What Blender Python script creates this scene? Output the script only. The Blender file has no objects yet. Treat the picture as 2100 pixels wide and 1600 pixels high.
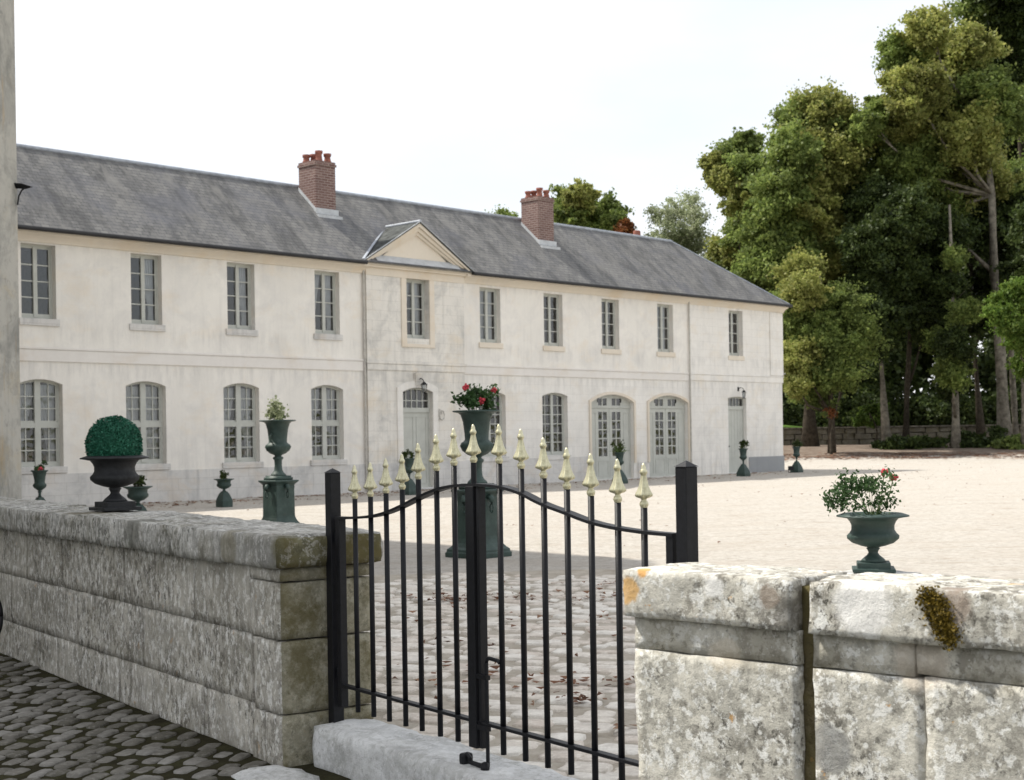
import bpy, math, random
import numpy as np
from mathutils import Vector, Matrix, noise
R = math.radians
random.seed(7); rng = np.random.default_rng(7)
scene = bpy.context.scene
col = scene.collection

# ------------------------------------------------------------------ camera, sky, sun
F = 2917.0 / 2100.0                       # focal length in picture widths
ROLL = math.atan(0.0155)
cam = bpy.data.cameras.new('camera'); camo = bpy.data.objects.new('camera', cam); col.objects.link(camo)
camo.location = (0, 0, 1.5)
camo.rotation_euler = (Matrix.Rotation(R(90), 4, 'X') @ Matrix.Rotation(-ROLL, 4, 'Z')).to_euler()
cam.sensor_width = 36; cam.lens = 36 * F
cam.shift_y = 97.0 / 2100.0
cam.clip_end = 2000; cam.clip_start = 0.05
cam.dof.use_dof = True; cam.dof.focus_distance = 7.0; cam.dof.aperture_fstop = 7.0
scene.camera = camo

SUNDIR = Vector((0.735, -0.258, -1.0)).normalized()      # direction the light travels
w = bpy.data.worlds.new('World'); scene.world = w; w.use_nodes = True
nt = w.node_tree; nt.nodes.clear()
out = nt.nodes.new('ShaderNodeOutputWorld'); bg = nt.nodes.new('ShaderNodeBackground')
sky = nt.nodes.new('ShaderNodeTexSky'); sky.sky_type = 'NISHITA'; sky.sun_disc = False
sky.sun_elevation = math.asin(-SUNDIR.z); sky.sun_rotation = math.atan2(-SUNDIR.x, -SUNDIR.y)
sky.air_density = 1.0; sky.dust_density = 2.0
tc = nt.nodes.new('ShaderNodeTexCoord'); mp = nt.nodes.new('ShaderNodeMapping')
mp.inputs['Scale'].default_value = (1.0, 1.0, 2.6); mp.inputs['Location'].default_value = (3.1, 0.4, 0)
nz = nt.nodes.new('ShaderNodeTexNoise'); nz.inputs['Scale'].default_value = 1.7; nz.inputs['Detail'].default_value = 7
nz.inputs['Roughness'].default_value = 0.52
rp = nt.nodes.new('ShaderNodeValToRGB'); rp.color_ramp.elements[0].position = 0.28; rp.color_ramp.elements[0].color = (.55, .55, .55, 1)
rp.color_ramp.elements[1].position = 0.62; rp.color_ramp.elements[1].color = (1, 1, 1, 1)
mx = nt.nodes.new('ShaderNodeMixRGB'); mx.inputs[2].default_value = (6.1, 6.15, 6.25, 1)
L = nt.links.new
L(tc.outputs['Generated'], mp.inputs[0]); L(mp.outputs[0], nz.inputs['Vector']); L(nz.outputs['Fac'], rp.inputs[0])
L(rp.outputs[0], mx.inputs[0]); L(sky.outputs[0], mx.inputs[1]); L(mx.outputs[0], bg.inputs[0]); L(bg.outputs[0], out.inputs[0])
bg.inputs[1].default_value = 0.10
sl = bpy.data.lights.new('sun', 'SUN'); so = bpy.data.objects.new('sun', sl); col.objects.link(so)
sl.energy = 3.0; sl.angle = R(0.9); sl.color = (1.0, 0.95, 0.86)
so.rotation_euler = SUNDIR.to_track_quat('-Z', 'Y').to_euler()
so.location = (-20, 10, 40)
vs = scene.view_settings
vs.view_transform = 'Standard'; vs.look = 'None'; vs.gamma = 1; vs.exposure = 0.95; vs.use_curve_mapping = False
try:
    scene.cycles.max_bounces = 8; scene.cycles.transparent_max_bounces = 12
except Exception: pass

# ------------------------------------------------------------------ material helpers
def new_mat(name):
    m = bpy.data.materials.new(name); m.use_nodes = True
    nt = m.node_tree; b = nt.nodes['Principled BSDF']; return m, nt, b
def N(nt, typ, **kw):
    n = nt.nodes.new(typ)
    for k, v in kw.items():
        if k in n.inputs: n.inputs[k].default_value = v
        else: setattr(n, k, v)
    return n
def coords(nt, scale=(1, 1, 1), rot=(0, 0, 0), src='Object'):
    t = N(nt, 'ShaderNodeTexCoord'); m = N(nt, 'ShaderNodeMapping')
    m.inputs['Scale'].default_value = scale; m.inputs['Rotation'].default_value = rot
    nt.links.new(t.outputs[src], m.inputs[0]); return m.outputs[0]
def noise_fac(nt, vec, scale, detail=6, rough=.55, dist=0):
    n = N(nt, 'ShaderNodeTexNoise', Scale=scale, Detail=detail, Roughness=rough, Distortion=dist)
    nt.links.new(vec, n.inputs['Vector']); return n.outputs['Fac']
def ramp(nt, fac, stops, interp='LINEAR'):
    r = N(nt, 'ShaderNodeValToRGB'); cr = r.color_ramp; cr.interpolation = interp
    while len(cr.elements) < len(stops): cr.elements.new(.5)
    for e, (p, c) in zip(cr.elements, stops):
        e.position = p
        if isinstance(c, (int, float)): c = (c, c, c)
        e.color = (*c, 1)
    nt.links.new(fac, r.inputs[0]); return r.outputs[0]
def mix(nt, fac, a, b, mode='MIX'):
    m = N(nt, 'ShaderNodeMixRGB'); m.blend_type = mode
    for i, v in ((0, fac), (1, a), (2, b)):
        if isinstance(v, (int, float)): m.inputs[i].default_value = v
        elif isinstance(v, tuple): m.inputs[i].default_value = (*v, 1)
        else: nt.links.new(v, m.inputs[i])
    return m.outputs[0]
def bump(nt, b, h, strength, dist=.02):
    n = N(nt, 'ShaderNodeBump', Strength=strength, Distance=dist)
    nt.links.new(h, n.inputs['Height']); nt.links.new(n.outputs[0], b.inputs['Normal'])
def finish(nt, b, c, rough=.9, spec=.25, metal=0):
    if isinstance(c, tuple): b.inputs['Base Color'].default_value = (*c, 1)
    else: nt.links.new(c, b.inputs['Base Color'])
    b.inputs['Roughness'].default_value = rough; b.inputs['Specular IOR Level'].default_value = spec
    b.inputs['Metallic'].default_value = metal

M = {}
def plain(name, c, rough=.6, spec=.4, metal=0, var=.12, scale=8, bmp=.15):
    m, nt, b = new_mat(name); v = coords(nt)
    f = noise_fac(nt, v, scale, 6, .65)
    dk = tuple(x * (1 - var * 2) for x in c); lt = tuple(min(1, x * (1 + var * 1.6)) for x in c)
    finish(nt, b, ramp(nt, f, [(.3, dk), (.52, c), (.72, lt)]), rough, spec, metal)
    if bmp: bump(nt, b, noise_fac(nt, v, scale * 5, 4), bmp, .01)
    M[name] = m; return m

def N_div(nt, sock, k):
    m = N(nt, 'ShaderNodeMath', operation='DIVIDE'); nt.links.new(sock, m.inputs[0]); m.inputs[1].default_value = k; return m.outputs[0]
def plaster(name, base, grey, ochre, grey_amt, joints=0.0, streak=.3, jcol=(.42, .38, .33)):
    m, nt, b = new_mat(name); v = coords(nt)
    c = ramp(nt, noise_fac(nt, v, .55, 8, .6), [(.32, tuple(x * .93 for x in base)), (.5, base), (.68, tuple(min(1, x * 1.06) for x in base))])
    fg = ramp(nt, noise_fac(nt, v, 1.1, 9, .68, .4), [(.46, 0.0), (.66, grey_amt)])
    c = mix(nt, fg, c, grey)
    fo = ramp(nt, noise_fac(nt, coords(nt, (1, 1, 1.7)), .8, 8, .66, .3), [(.52, 0.0), (.70, .55)])
    c = mix(nt, fo, c, ochre)
    st = ramp(nt, noise_fac(nt, coords(nt, (5, 5, .35)), 1.0, 6, .6), [(.54, 0.0), (.76, streak)])
    c = mix(nt, st, c, tuple(x * .72 for x in grey))
    sp = ramp(nt, noise_fac(nt, v, 9, 5, .7), [(.60, 0.0), (.78, .32)])
    c = mix(nt, sp, c, tuple(x * .8 for x in grey))
    if name in ('plaster_upper', 'ashlar_end', 'ashlar_bay'):      # rain drips below the string course, sills and cornice, splash at the foot
        sz_ = N(nt, 'ShaderNodeSeparateXYZ'); nt.links.new(v, sz_.inputs[0])
        zr = ramp(nt, N_div(nt, sz_.outputs['Z'], 7.0), [(.0, 1.0), (.09, .75), (.19, .15), (.40, .1), (.485, .9), (.50, .1), (.545, .15), (.61, .75), (.64, .1), (.86, .1), (.90, .65)])
        dr = ramp(nt, noise_fac(nt, coords(nt, (3.2, 3.2, .45)), 1.3, 8, .74), [(.46, 0.0), (.62, 1.0)])
        fz = mix(nt, 1.0, zr, dr, 'MULTIPLY'); c = mix(nt, mix(nt, 1.0, fz, (.62, .62, .62), 'MULTIPLY'), c, tuple(x * .82 for x in grey))
    h = noise_fac(nt, v, 14, 6, .7)
    if joints:
        br = N(nt, 'ShaderNodeTexBrick', Scale=1.0)
        br.inputs['Color1'].default_value = (1, 1, 1, 1); br.inputs['Color2'].default_value = (.86, .86, .86, 1)
        br.inputs['Mortar'].default_value = (0, 0, 0, 1); br.inputs['Mortar Size'].default_value = .006
        br.inputs['Mortar Smooth'].default_value = .3; br.inputs['Brick Width'].default_value = .62; br.inputs['Row Height'].default_value = .29
        sx = N(nt, 'ShaderNodeSeparateXYZ'); cx = N(nt, 'ShaderNodeCombineXYZ')
        nt.links.new(v, sx.inputs[0]); nt.links.new(sx.outputs['X'], cx.inputs['X']); nt.links.new(sx.outputs['Z'], cx.inputs['Y'])
        nt.links.new(cx.outputs[0], br.inputs['Vector'])
        inv = N(nt, 'ShaderNodeMath', operation='MULTIPLY'); nt.links.new(br.outputs['Fac'], inv.inputs[0]); inv.inputs[1].default_value = joints
        c = mix(nt, inv.outputs[0], c, jcol)
        c = mix(nt, .35 * joints, c, br.outputs['Color'], 'MULTIPLY')
    finish(nt, b, c, .95, .15); bump(nt, b, h, .25, .015); M[name] = m; return m

plaster('plaster_upper', (.81, .78, .725), (.65, .63, .60), (.76, .67, .55), .65, 0, .25)
plaster('ashlar_bay', (.76, .73, .675), (.50, .49, .465), (.70, .60, .46), .9, .25, .4)
plaster('ashlar_end', (.82, .795, .75), (.63, .615, .585), (.74, .66, .54), .6, .16, .25)
plaster('plinth', (.66, .645, .62), (.43, .43, .425), (.62, .52, .41), .8, .3, .6)
plaster('grey_render', (.33, .34, .35), (.27, .28, .29), (.33, .32, .29), .4, 0, .2)
plaster('trim_stone', (.72, .65, .55), (.60, .55, .48), (.68, .54, .37), .35, 0, .1)
plaster('band_stone', (.76, .73, .69), (.64, .60, .56), (.66, .58, .48), .3, 0, .12)
plaster('tower_plaster', (.43, .415, .375), (.20, .20, .185), (.46, .37, .22), 1.0, 0, .6)
plain('joinery', (.485, .495, .455), .55, .3, 0, .05, 3, .05)
plain('curtain', (.62, .62, .62), .9, .1, 0, .06, 3, .1)
plain('iron', (.006, .0065, .009), .5, .28, 0, .25, 40, .12)
plain('gutter_metal', (.022, .022, .024), .55, .4, 0, .2, 6, .1)
plain('pipe', (.50, .48, .44), .7, .3)
plain('lead', (.36, .39, .44), .5, .4, 0, .15, 5, .1)
plain('lead_pale', (.50, .52, .54), .5, .4, 0, .1, 5, .1)
plain('terracotta', (.28, .115, .085), .8, .2, 0, .2, 12)
plain('dark_urn', (.016, .017, .019), .6, .35, 0, .3, 22, .3)
plain('soil', (.03, .022, .015), 1, .05)
plain('bark_dark', (.065, .055, .042), 1, .05, 0, .3, 6, .8)
plain('bark_pale', (.21, .19, .155), 1, .05, 0, .35, 3.5, .8)
plain('red_flower', (.50, .05, .07), .6, .3, 0, .25, 60, .2)
plain('rubber', (.008, .008, .009), .6, .3)
plain('blue_paint', (.02, .16, .3), .5, .4)
plain('stem', (.10, .15, .05), .8, .2)
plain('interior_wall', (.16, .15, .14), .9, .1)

def urn_green():
    m, nt, b = new_mat('green_urn'); v = coords(nt)
    c = ramp(nt, noise_fac(nt, v, 5, 8, .7), [(.3, (.018, .034, .030)), (.5, (.030, .056, .048)), (.72, (.058, .088, .078))])
    c = mix(nt, ramp(nt, noise_fac(nt, v, 14, 5, .7), [(.6, 0.0), (.75, .6)]), c, (.055, .045, .035))
    finish(nt, b, c, .55, .4); bump(nt, b, noise_fac(nt, v, 40, 5), .3, .01); M['green_urn'] = m
urn_green()
def gold():
    m, nt, b = new_mat('pale_gold'); v = coords(nt)
    c = ramp(nt, noise_fac(nt, v, 60, 4, .6), [(.3, (.44, .41, .26)), (.6, (.63, .60, .42))])
    finish(nt, b, c, .36, .5, .55); M['pale_gold'] = m
gold()
def brick_mat():
    m, nt, b = new_mat('brick'); t = N(nt, 'ShaderNodeTexCoord'); sx = N(nt, 'ShaderNodeSeparateXYZ'); cx = N(nt, 'ShaderNodeCombineXYZ')
    ad = N(nt, 'ShaderNodeMath', operation='ADD')
    nt.links.new(t.outputs['Object'], sx.inputs[0]); nt.links.new(sx.outputs[0], ad.inputs[0]); nt.links.new(sx.outputs[1], ad.inputs[1])
    nt.links.new(ad.outputs[0], cx.inputs[0]); nt.links.new(sx.outputs[2], cx.inputs[1])
    br = N(nt, 'ShaderNodeTexBrick', Scale=1.0)
    br.inputs['Color1'].default_value = (.135, .075, .07, 1); br.inputs['Color2'].default_value = (.215, .135, .12, 1)
    br.inputs['Mortar'].default_value = (.33, .27, .24, 1); br.inputs['Mortar Size'].default_value = .012
    br.inputs['Brick Width'].default_value = .23; br.inputs['Row Height'].default_value = .075
    nt.links.new(cx.outputs[0], br.inputs['Vector'])
    c = mix(nt, ramp(nt, noise_fac(nt, coords(nt), 2.2, 6), [(.4, 0.0), (.7, .6)]), br.outputs['Color'], (.19, .13, .12))
    finish(nt, b, c, .95, .1); bump(nt, b, br.outputs['Fac'], -.4, .01); M['brick'] = m
brick_mat()
def slate():
    m, nt, b = new_mat('slate'); v = coords(nt)
    br = N(nt, 'ShaderNodeTexBrick', Scale=1.0); t = N(nt, 'ShaderNodeTexCoord')
    br.inputs['Color1'].default_value = (.15, .15, .151, 1); br.inputs['Color2'].default_value = (.21, .207, .20, 1)
    br.inputs['Mortar'].default_value = (.05, .05, .055, 1); br.inputs['Mortar Size'].default_value = .006
    br.inputs['Brick Width'].default_value = .22; br.inputs['Row Height'].default_value = .11
    nt.links.new(t.outputs['Object'], br.inputs['Vector'])
    a = noise_fac(nt, coords(nt, (1.0, .34, .34), (0, 0, R(-14))), 1.5, 9, .68, .5)
    c = mix(nt, ramp(nt, a, [(.45, 0.0), (.62, .7)]), br.outputs['Color'], (.058, .059, .062))
    a2 = noise_fac(nt, coords(nt, (1.2, .4, .4), (0, 0, R(-10))), 2.3, 8, .7, .3)
    c = mix(nt, ramp(nt, a2, [(.50, 0.0), (.66, .75)]), c, (.21, .205, .195))
    a3 = noise_fac(nt, v, .7, 5, .6)
    c = mix(nt, ramp(nt, a3, [(.5, 0.0), (.72, .5)]), c, (.12, .125, .15))
    c = mix(nt, ramp(nt, noise_fac(nt, v, 16, 4, .7), [(.55, 0.0), (.75, .35)]), c, (.24, .235, .22))
    finish(nt, b, c, .8, .2); bump(nt, b, noise_fac(nt, v, 9, 6, .7), .45, .02); M['slate'] = m
slate()
plain('old_slate', (.075, .08, .078), .9, .15, 0, .35, 4, .4)
def glass():
    m, nt, b = new_mat('window_glass'); nt.nodes.remove(b); o = nt.nodes['Material Output']
    tr = N(nt, 'ShaderNodeBsdfTransparent'); tr.inputs[0].default_value = (.80, .83, .84, 1)
    gl = N(nt, 'ShaderNodeBsdfGlossy'); gl.inputs['Roughness'].default_value = .03
    fr = N(nt, 'ShaderNodeFresnel', IOR=1.55); ms = N(nt, 'ShaderNodeMixShader')
    bp = N(nt, 'ShaderNodeBump', Strength=.25, Distance=.05)
    nt.links.new(noise_fac(nt, coords(nt), 2.5, 2), bp.inputs['Height']); nt.links.new(bp.outputs[0], gl.inputs['Normal'])
    mt = N(nt, 'ShaderNodeMath', operation='MULTIPLY_ADD'); mt.inputs[1].default_value = 1.7; mt.inputs[2].default_value = .03
    nt.links.new(fr.outputs[0], mt.inputs[0]); nt.links.new(mt.outputs[0], ms.inputs[0])
    nt.links.new(tr.outputs[0], ms.inputs[1]); nt.links.new(gl.outputs[0], ms.inputs[2]); nt.links.new(ms.outputs[0], o.inputs[0]); M['window_glass'] = m
glass()

def lichen_stone(name, base, pale, dark, speck=.8, streak=.0, orange=.5, moss=0.0, blot=.6, spots=()):
    m, nt, b = new_mat(name); v = coords(nt)
    vv = coords(nt, (1, 1, .62)) if streak else v
    blk = tuple(x * .38 for x in dark)
    c = ramp(nt, noise_fac(nt, v, 2.6, 10, .68, .1), [(.34, tuple(x * .72 for x in base)), (.5, base), (.64, tuple(min(1, x * 1.2) for x in base))])
    area = ramp(nt, noise_fac(nt, v, 1.7, 5, .6, .5), [(.38, .25), (.58, 1.0)])
    g = mix(nt, 1.0, ramp(nt, noise_fac(nt, vv, 21, 7, .74, .1), [(.47, 0.0), (.57, speck)]), area, 'MULTIPLY')
    c = mix(nt, g, c, dark)
    p = ramp(nt, noise_fac(nt, vv, 24, 6, .74, .12), [(.53, 0.0), (.57, blot)])
    c = mix(nt, p, c, pale)
    k = mix(nt, 1.0, ramp(nt, noise_fac(nt, vv, 33, 6, .78, .1), [(.565, 0.0), (.605, .95 * speck)]), area, 'MULTIPLY')
    c = mix(nt, k, c, blk)
    vo = N(nt, 'ShaderNodeTexVoronoi', Scale=24.0); nt.links.new(v, vo.inputs['Vector'])
    sp = mix(nt, 1.0, ramp(nt, vo.outputs['Distance'], [(.17, .9 * blot), (.24, 0.0)]), ramp(nt, noise_fac(nt, v, 5, 4), [(.46, 0.0), (.56, 1.0)]), 'MULTIPLY')
    c = mix(nt, sp, c, pale)
    st = ramp(nt, noise_fac(nt, v, 1.5, 8, .7, .3), [(.55, 0.0), (.68, .45)])
    c = mix(nt, st, c, tuple(x * .8 for x in dark))
    if streak:
        q = ramp(nt, noise_fac(nt, coords(nt, (9, 9, 1.0)), 1.6, 8, .72), [(.48, 0.0), (.62, streak)])
        c = mix(nt, q, c, tuple(x * .7 for x in dark))
    if moss:
        ms = ramp(nt, noise_fac(nt, v, 3.4, 9, .76, .15), [(.46, 0.0), (.60, moss)])
        c = mix(nt, ms, c, (.115, .098, .042))
    if orange:
        o = ramp(nt, noise_fac(nt, v, 9, 5, .66, .3), [(.665, 0.0), (.69, orange)])
        c = mix(nt, o, c, (.60, .33, .10))
    for (sx, sy, sz, sr, sc, amt) in spots:      # brown stains, lichen and darker patches with a shape and place of their own
        d = N(nt, 'ShaderNodeVectorMath', operation='DISTANCE'); d.inputs[1].default_value = (sx, sy, sz); nt.links.new(v, d.inputs[0])
        a = N(nt, 'ShaderNodeMath', operation='MULTIPLY_ADD'); a.inputs[1].default_value = .9 * sr; nt.links.new(noise_fac(nt, v, 1.1 / sr, 7, .72), a.inputs[0]); nt.links.new(d.outputs['Value'], a.inputs[2])
        f = ramp(nt, a.outputs[0], [(sr * .45 + sr * .72, amt), (sr * .45 + sr * .95, 0.0)])
        c = mix(nt, f, c, sc)
    finish(nt, b, c, .97, .1)
    h = mix(nt, .5, noise_fac(nt, v, 34, 8, .78), noise_fac(nt, v, 9, 7, .72))
    bump(nt, b, h, .85, .02); M[name] = m
lichen_stone('lichen_stone', (.59, .57, .505), (.80, .80, .77), (.20, .19, .165), .9, 0, .7, 0, .8, [(.75, 4.41, .85, .12, (.25, .23, .18), .5), (.90, 4.27, .86, .10, (.28, .26, .2), .45), (.93, 4.25, .55, .09, (.26, .26, .25), .8), (.92, 4.26, .25, .12, (.27, .27, .26), .75), (.5, 4.63, .87, .12, (.28, .26, .2), .45), (.66, 4.49, .80, .07, (.56, .50, .40), .6), (1.15, 4.05, .84, .10, (.58, .52, .44), .7), (1.3, 3.9, .87, .12, (.27, .25, .2), .45), (.52, 4.62, .18, .10, (.42, .38, .28), .6), (.72, 4.43, .12, .07, (.3, .27, .2), .7)])  # spots include darker patches in a row below the coping and beside the joint
lichen_stone('lichen_coping', (.57, .55, .49), (.80, .80, .77), (.17, .16, .14), .9, 0, .8, .12, .8, [(.375, 4.71, .99, .055, (.62, .36, .11), .8), (.43, 4.68, 1.05, .03, (.62, .33, .10), .9), (.64, 4.50, 1.02, .05, (.84, .83, .80), .9), (1.03, 4.15, 1.0, .11, (.80, .79, .76), .95), (1.24, 3.98, 1.0, .08, (.27, .22, .18), .85), (.84, 4.33, .95, .07, (.16, .15, .13), .7), (.79, 4.36, 1.0, .05, (.30, .24, .19), .7), (1.0, 4.4, 1.055, .05, (.12, .12, .11), .6)])
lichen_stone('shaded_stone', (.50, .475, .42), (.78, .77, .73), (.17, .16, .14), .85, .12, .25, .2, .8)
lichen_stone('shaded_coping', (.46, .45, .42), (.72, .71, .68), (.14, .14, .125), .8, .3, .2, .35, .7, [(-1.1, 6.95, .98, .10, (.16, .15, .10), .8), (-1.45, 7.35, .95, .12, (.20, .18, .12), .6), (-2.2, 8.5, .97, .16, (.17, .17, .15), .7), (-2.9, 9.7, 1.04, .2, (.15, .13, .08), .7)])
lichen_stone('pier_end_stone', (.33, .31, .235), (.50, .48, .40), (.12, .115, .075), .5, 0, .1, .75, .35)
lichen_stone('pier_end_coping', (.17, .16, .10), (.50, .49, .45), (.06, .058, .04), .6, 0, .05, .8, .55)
lichen_stone('step_stone', (.60, .605, .60), (.74, .74, .74), (.34, .34, .31), .45, 0, .03, .12, .5)
lichen_stone('rubble', (.20, .18, .14), (.30, .28, .24), (.08, .07, .055), .7, 0, 0, .5, .4)
lichen_stone('mossy_joint', (.12, .10, .055), (.20, .17, .11), (.05, .042, .025), .6, 0, .15, .8, .3)

def leaf_mat(name, cols, trans=.35, rough=.55):
    m, nt, b = new_mat(name); o = nt.nodes['Material Output']
    g = N(nt, 'ShaderNodeNewGeometry'); v = coords(nt)
    rnd = ramp(nt, g.outputs['Random Per Island'], [(i / (len(cols) - 1), c) for i, c in enumerate(cols)])
    big = ramp(nt, noise_fac(nt, v, .55, 5), [(.35, .6), (.65, 1.3)])
    c = mix(nt, 1.0, rnd, big, 'MULTIPLY')
    finish(nt, b, c, rough, .25)
    t = N(nt, 'ShaderNodeBsdfTranslucent'); nt.links.new(c, t.inputs[0])
    ms = N(nt, 'ShaderNodeMixShader'); ms.inputs[0].default_value = trans
    nt.links.new(b.outputs[0], ms.inputs[1]); nt.links.new(t.outputs[0], ms.inputs[2]); nt.links.new(ms.outputs[0], o.inputs[0])
    M[name] = m
leaf_mat('leaf_green', [(.125, .175, .05), (.19, .25, .065), (.28, .335, .095)], .5)
leaf_mat('leaf_yellow', [(.20, .235, .06), (.285, .305, .085), (.38, .375, .12)], .5)
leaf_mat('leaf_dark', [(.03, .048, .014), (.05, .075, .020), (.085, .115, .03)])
leaf_mat('leaf_pale', [(.22, .26, .14), (.32, .36, .21), (.42, .44, .30)], .55)
leaf_mat('leaf_fresh', [(.07, .13, .02), (.11, .18, .03), (.17, .23, .045)], .45)
leaf_mat('leaf_rust', [(.16, .05, .015), (.26, .09, .03), (.20, .11, .04)])
leaf_mat('leaf_box', [(.012, .085, .05), (.024, .14, .085), (.055, .20, .13)], .2)
leaf_mat('leaf_pot', [(.03, .07, .02), (.055, .115, .035), (.10, .17, .07)], .3)
leaf_mat('litter', [(.09, .042, .025), (.18, .09, .055), (.27, .17, .11)], .1, .9)

# ------------------------------------------------------------------ ground materials
def gravel():
    m, nt, b = new_mat('gravel'); v = coords(nt)
    c = ramp(nt, noise_fac(nt, v, 9, 9, .8), [(.36, (.31, .285, .255)), (.5, (.47, .445, .405)), (.64, (.57, .545, .505))])
    c = mix(nt, ramp(nt, noise_fac(nt, v, 1.1, 8, .7, .6), [(.52, 0.0), (.70, .55)]), c, (.41, .36, .31))
    c = mix(nt, ramp(nt, noise_fac(nt, coords(nt, (1, 1, 1)), 3.2, 9, .8, .5), [(.54, 0.0), (.68, .75)]), c, (.27, .235, .195))
    c = mix(nt, ramp(nt, noise_fac(nt, coords(nt, (.6, 1.6, 1)), .9, 8, .72, .3), [(.46, 0.0), (.62, .45)]), c, (.40, .355, .30))
    c = mix(nt, ramp(nt, noise_fac(nt, coords(nt, (.35, 1.3, 1), (0, 0, .35)), 2.2, 9, .8, .3), [(.56, 0.0), (.63, .7)]), c, (.27, .24, .20))
    vo = N(nt, 'ShaderNodeTexVoronoi', Scale=28.0); nt.links.new(v, vo.inputs['Vector'])
    c = mix(nt, ramp(nt, vo.outputs['Distance'], [(.0, 0.0), (.35, 0.0), (.8, .25)]), c, (.36, .31, .25))
    finish(nt, b, c, 1, .05)
    bump(nt, b, mix(nt, .5, noise_fac(nt, v, 30, 8, .8), noise_fac(nt, v, 2.5, 6, .7)), .8, .05); M['gravel'] = m
gravel()
def cob(name, a, bcol, ccol, scale=3):
    m, nt, b = new_mat(name); g = N(nt, 'ShaderNodeNewGeometry'); v = coords(nt)
    c = ramp(nt, g.outputs['Random Per Island'], [(0, a), (.5, bcol), (1, ccol)])
    c = mix(nt, ramp(nt, noise_fac(nt, v, scale * 3, 8, .75), [(.42, 0.0), (.7, .6)]), c, tuple(x * .55 for x in a))
    c = mix(nt, ramp(nt, noise_fac(nt, v, scale * 10, 5, .7), [(.5, 0.0), (.7, .5)]), c, tuple(min(1, x * 1.25) for x in ccol))
    finish(nt, b, c, .8, .3); bump(nt, b, noise_fac(nt, v, 30, 7, .75), .6, .012); M[name] = m
cob('court_sett', (.56, .49, .42), (.65, .60, .53), (.74, .71, .65))
cob('street_sett', (.10, .093, .075), (.17, .16, .14), (.27, .26, .24))
def earth(name, a, b2, c3, s=2.0):
    m, nt, b = new_mat(name); v = coords(nt)
    c = ramp(nt, noise_fac(nt, v, s, 9, .72, .4), [(.3, a), (.5, b2), (.7, c3)])
    finish(nt, b, c, 1, .05); bump(nt, b, noise_fac(nt, v, 14, 8, .75), .7, .03); M[name] = m
earth('court_joint', (.30, .26, .21), (.42, .38, .32), (.52, .48, .42), 5)
earth('street_joint', (.022, .020, .013), (.038, .035, .02), (.06, .06, .03), 5)
earth('bank_soil', (.11, .08, .06), (.19, .15, .12), (.28, .24, .20), 1.5)
earth('grass', (.05, .09, .02), (.085, .15, .03), (.12, .20, .05), 1.2)
earth('field', (.08, .09, .04), (.12, .13, .05), (.15, .15, .07), .3)

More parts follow.
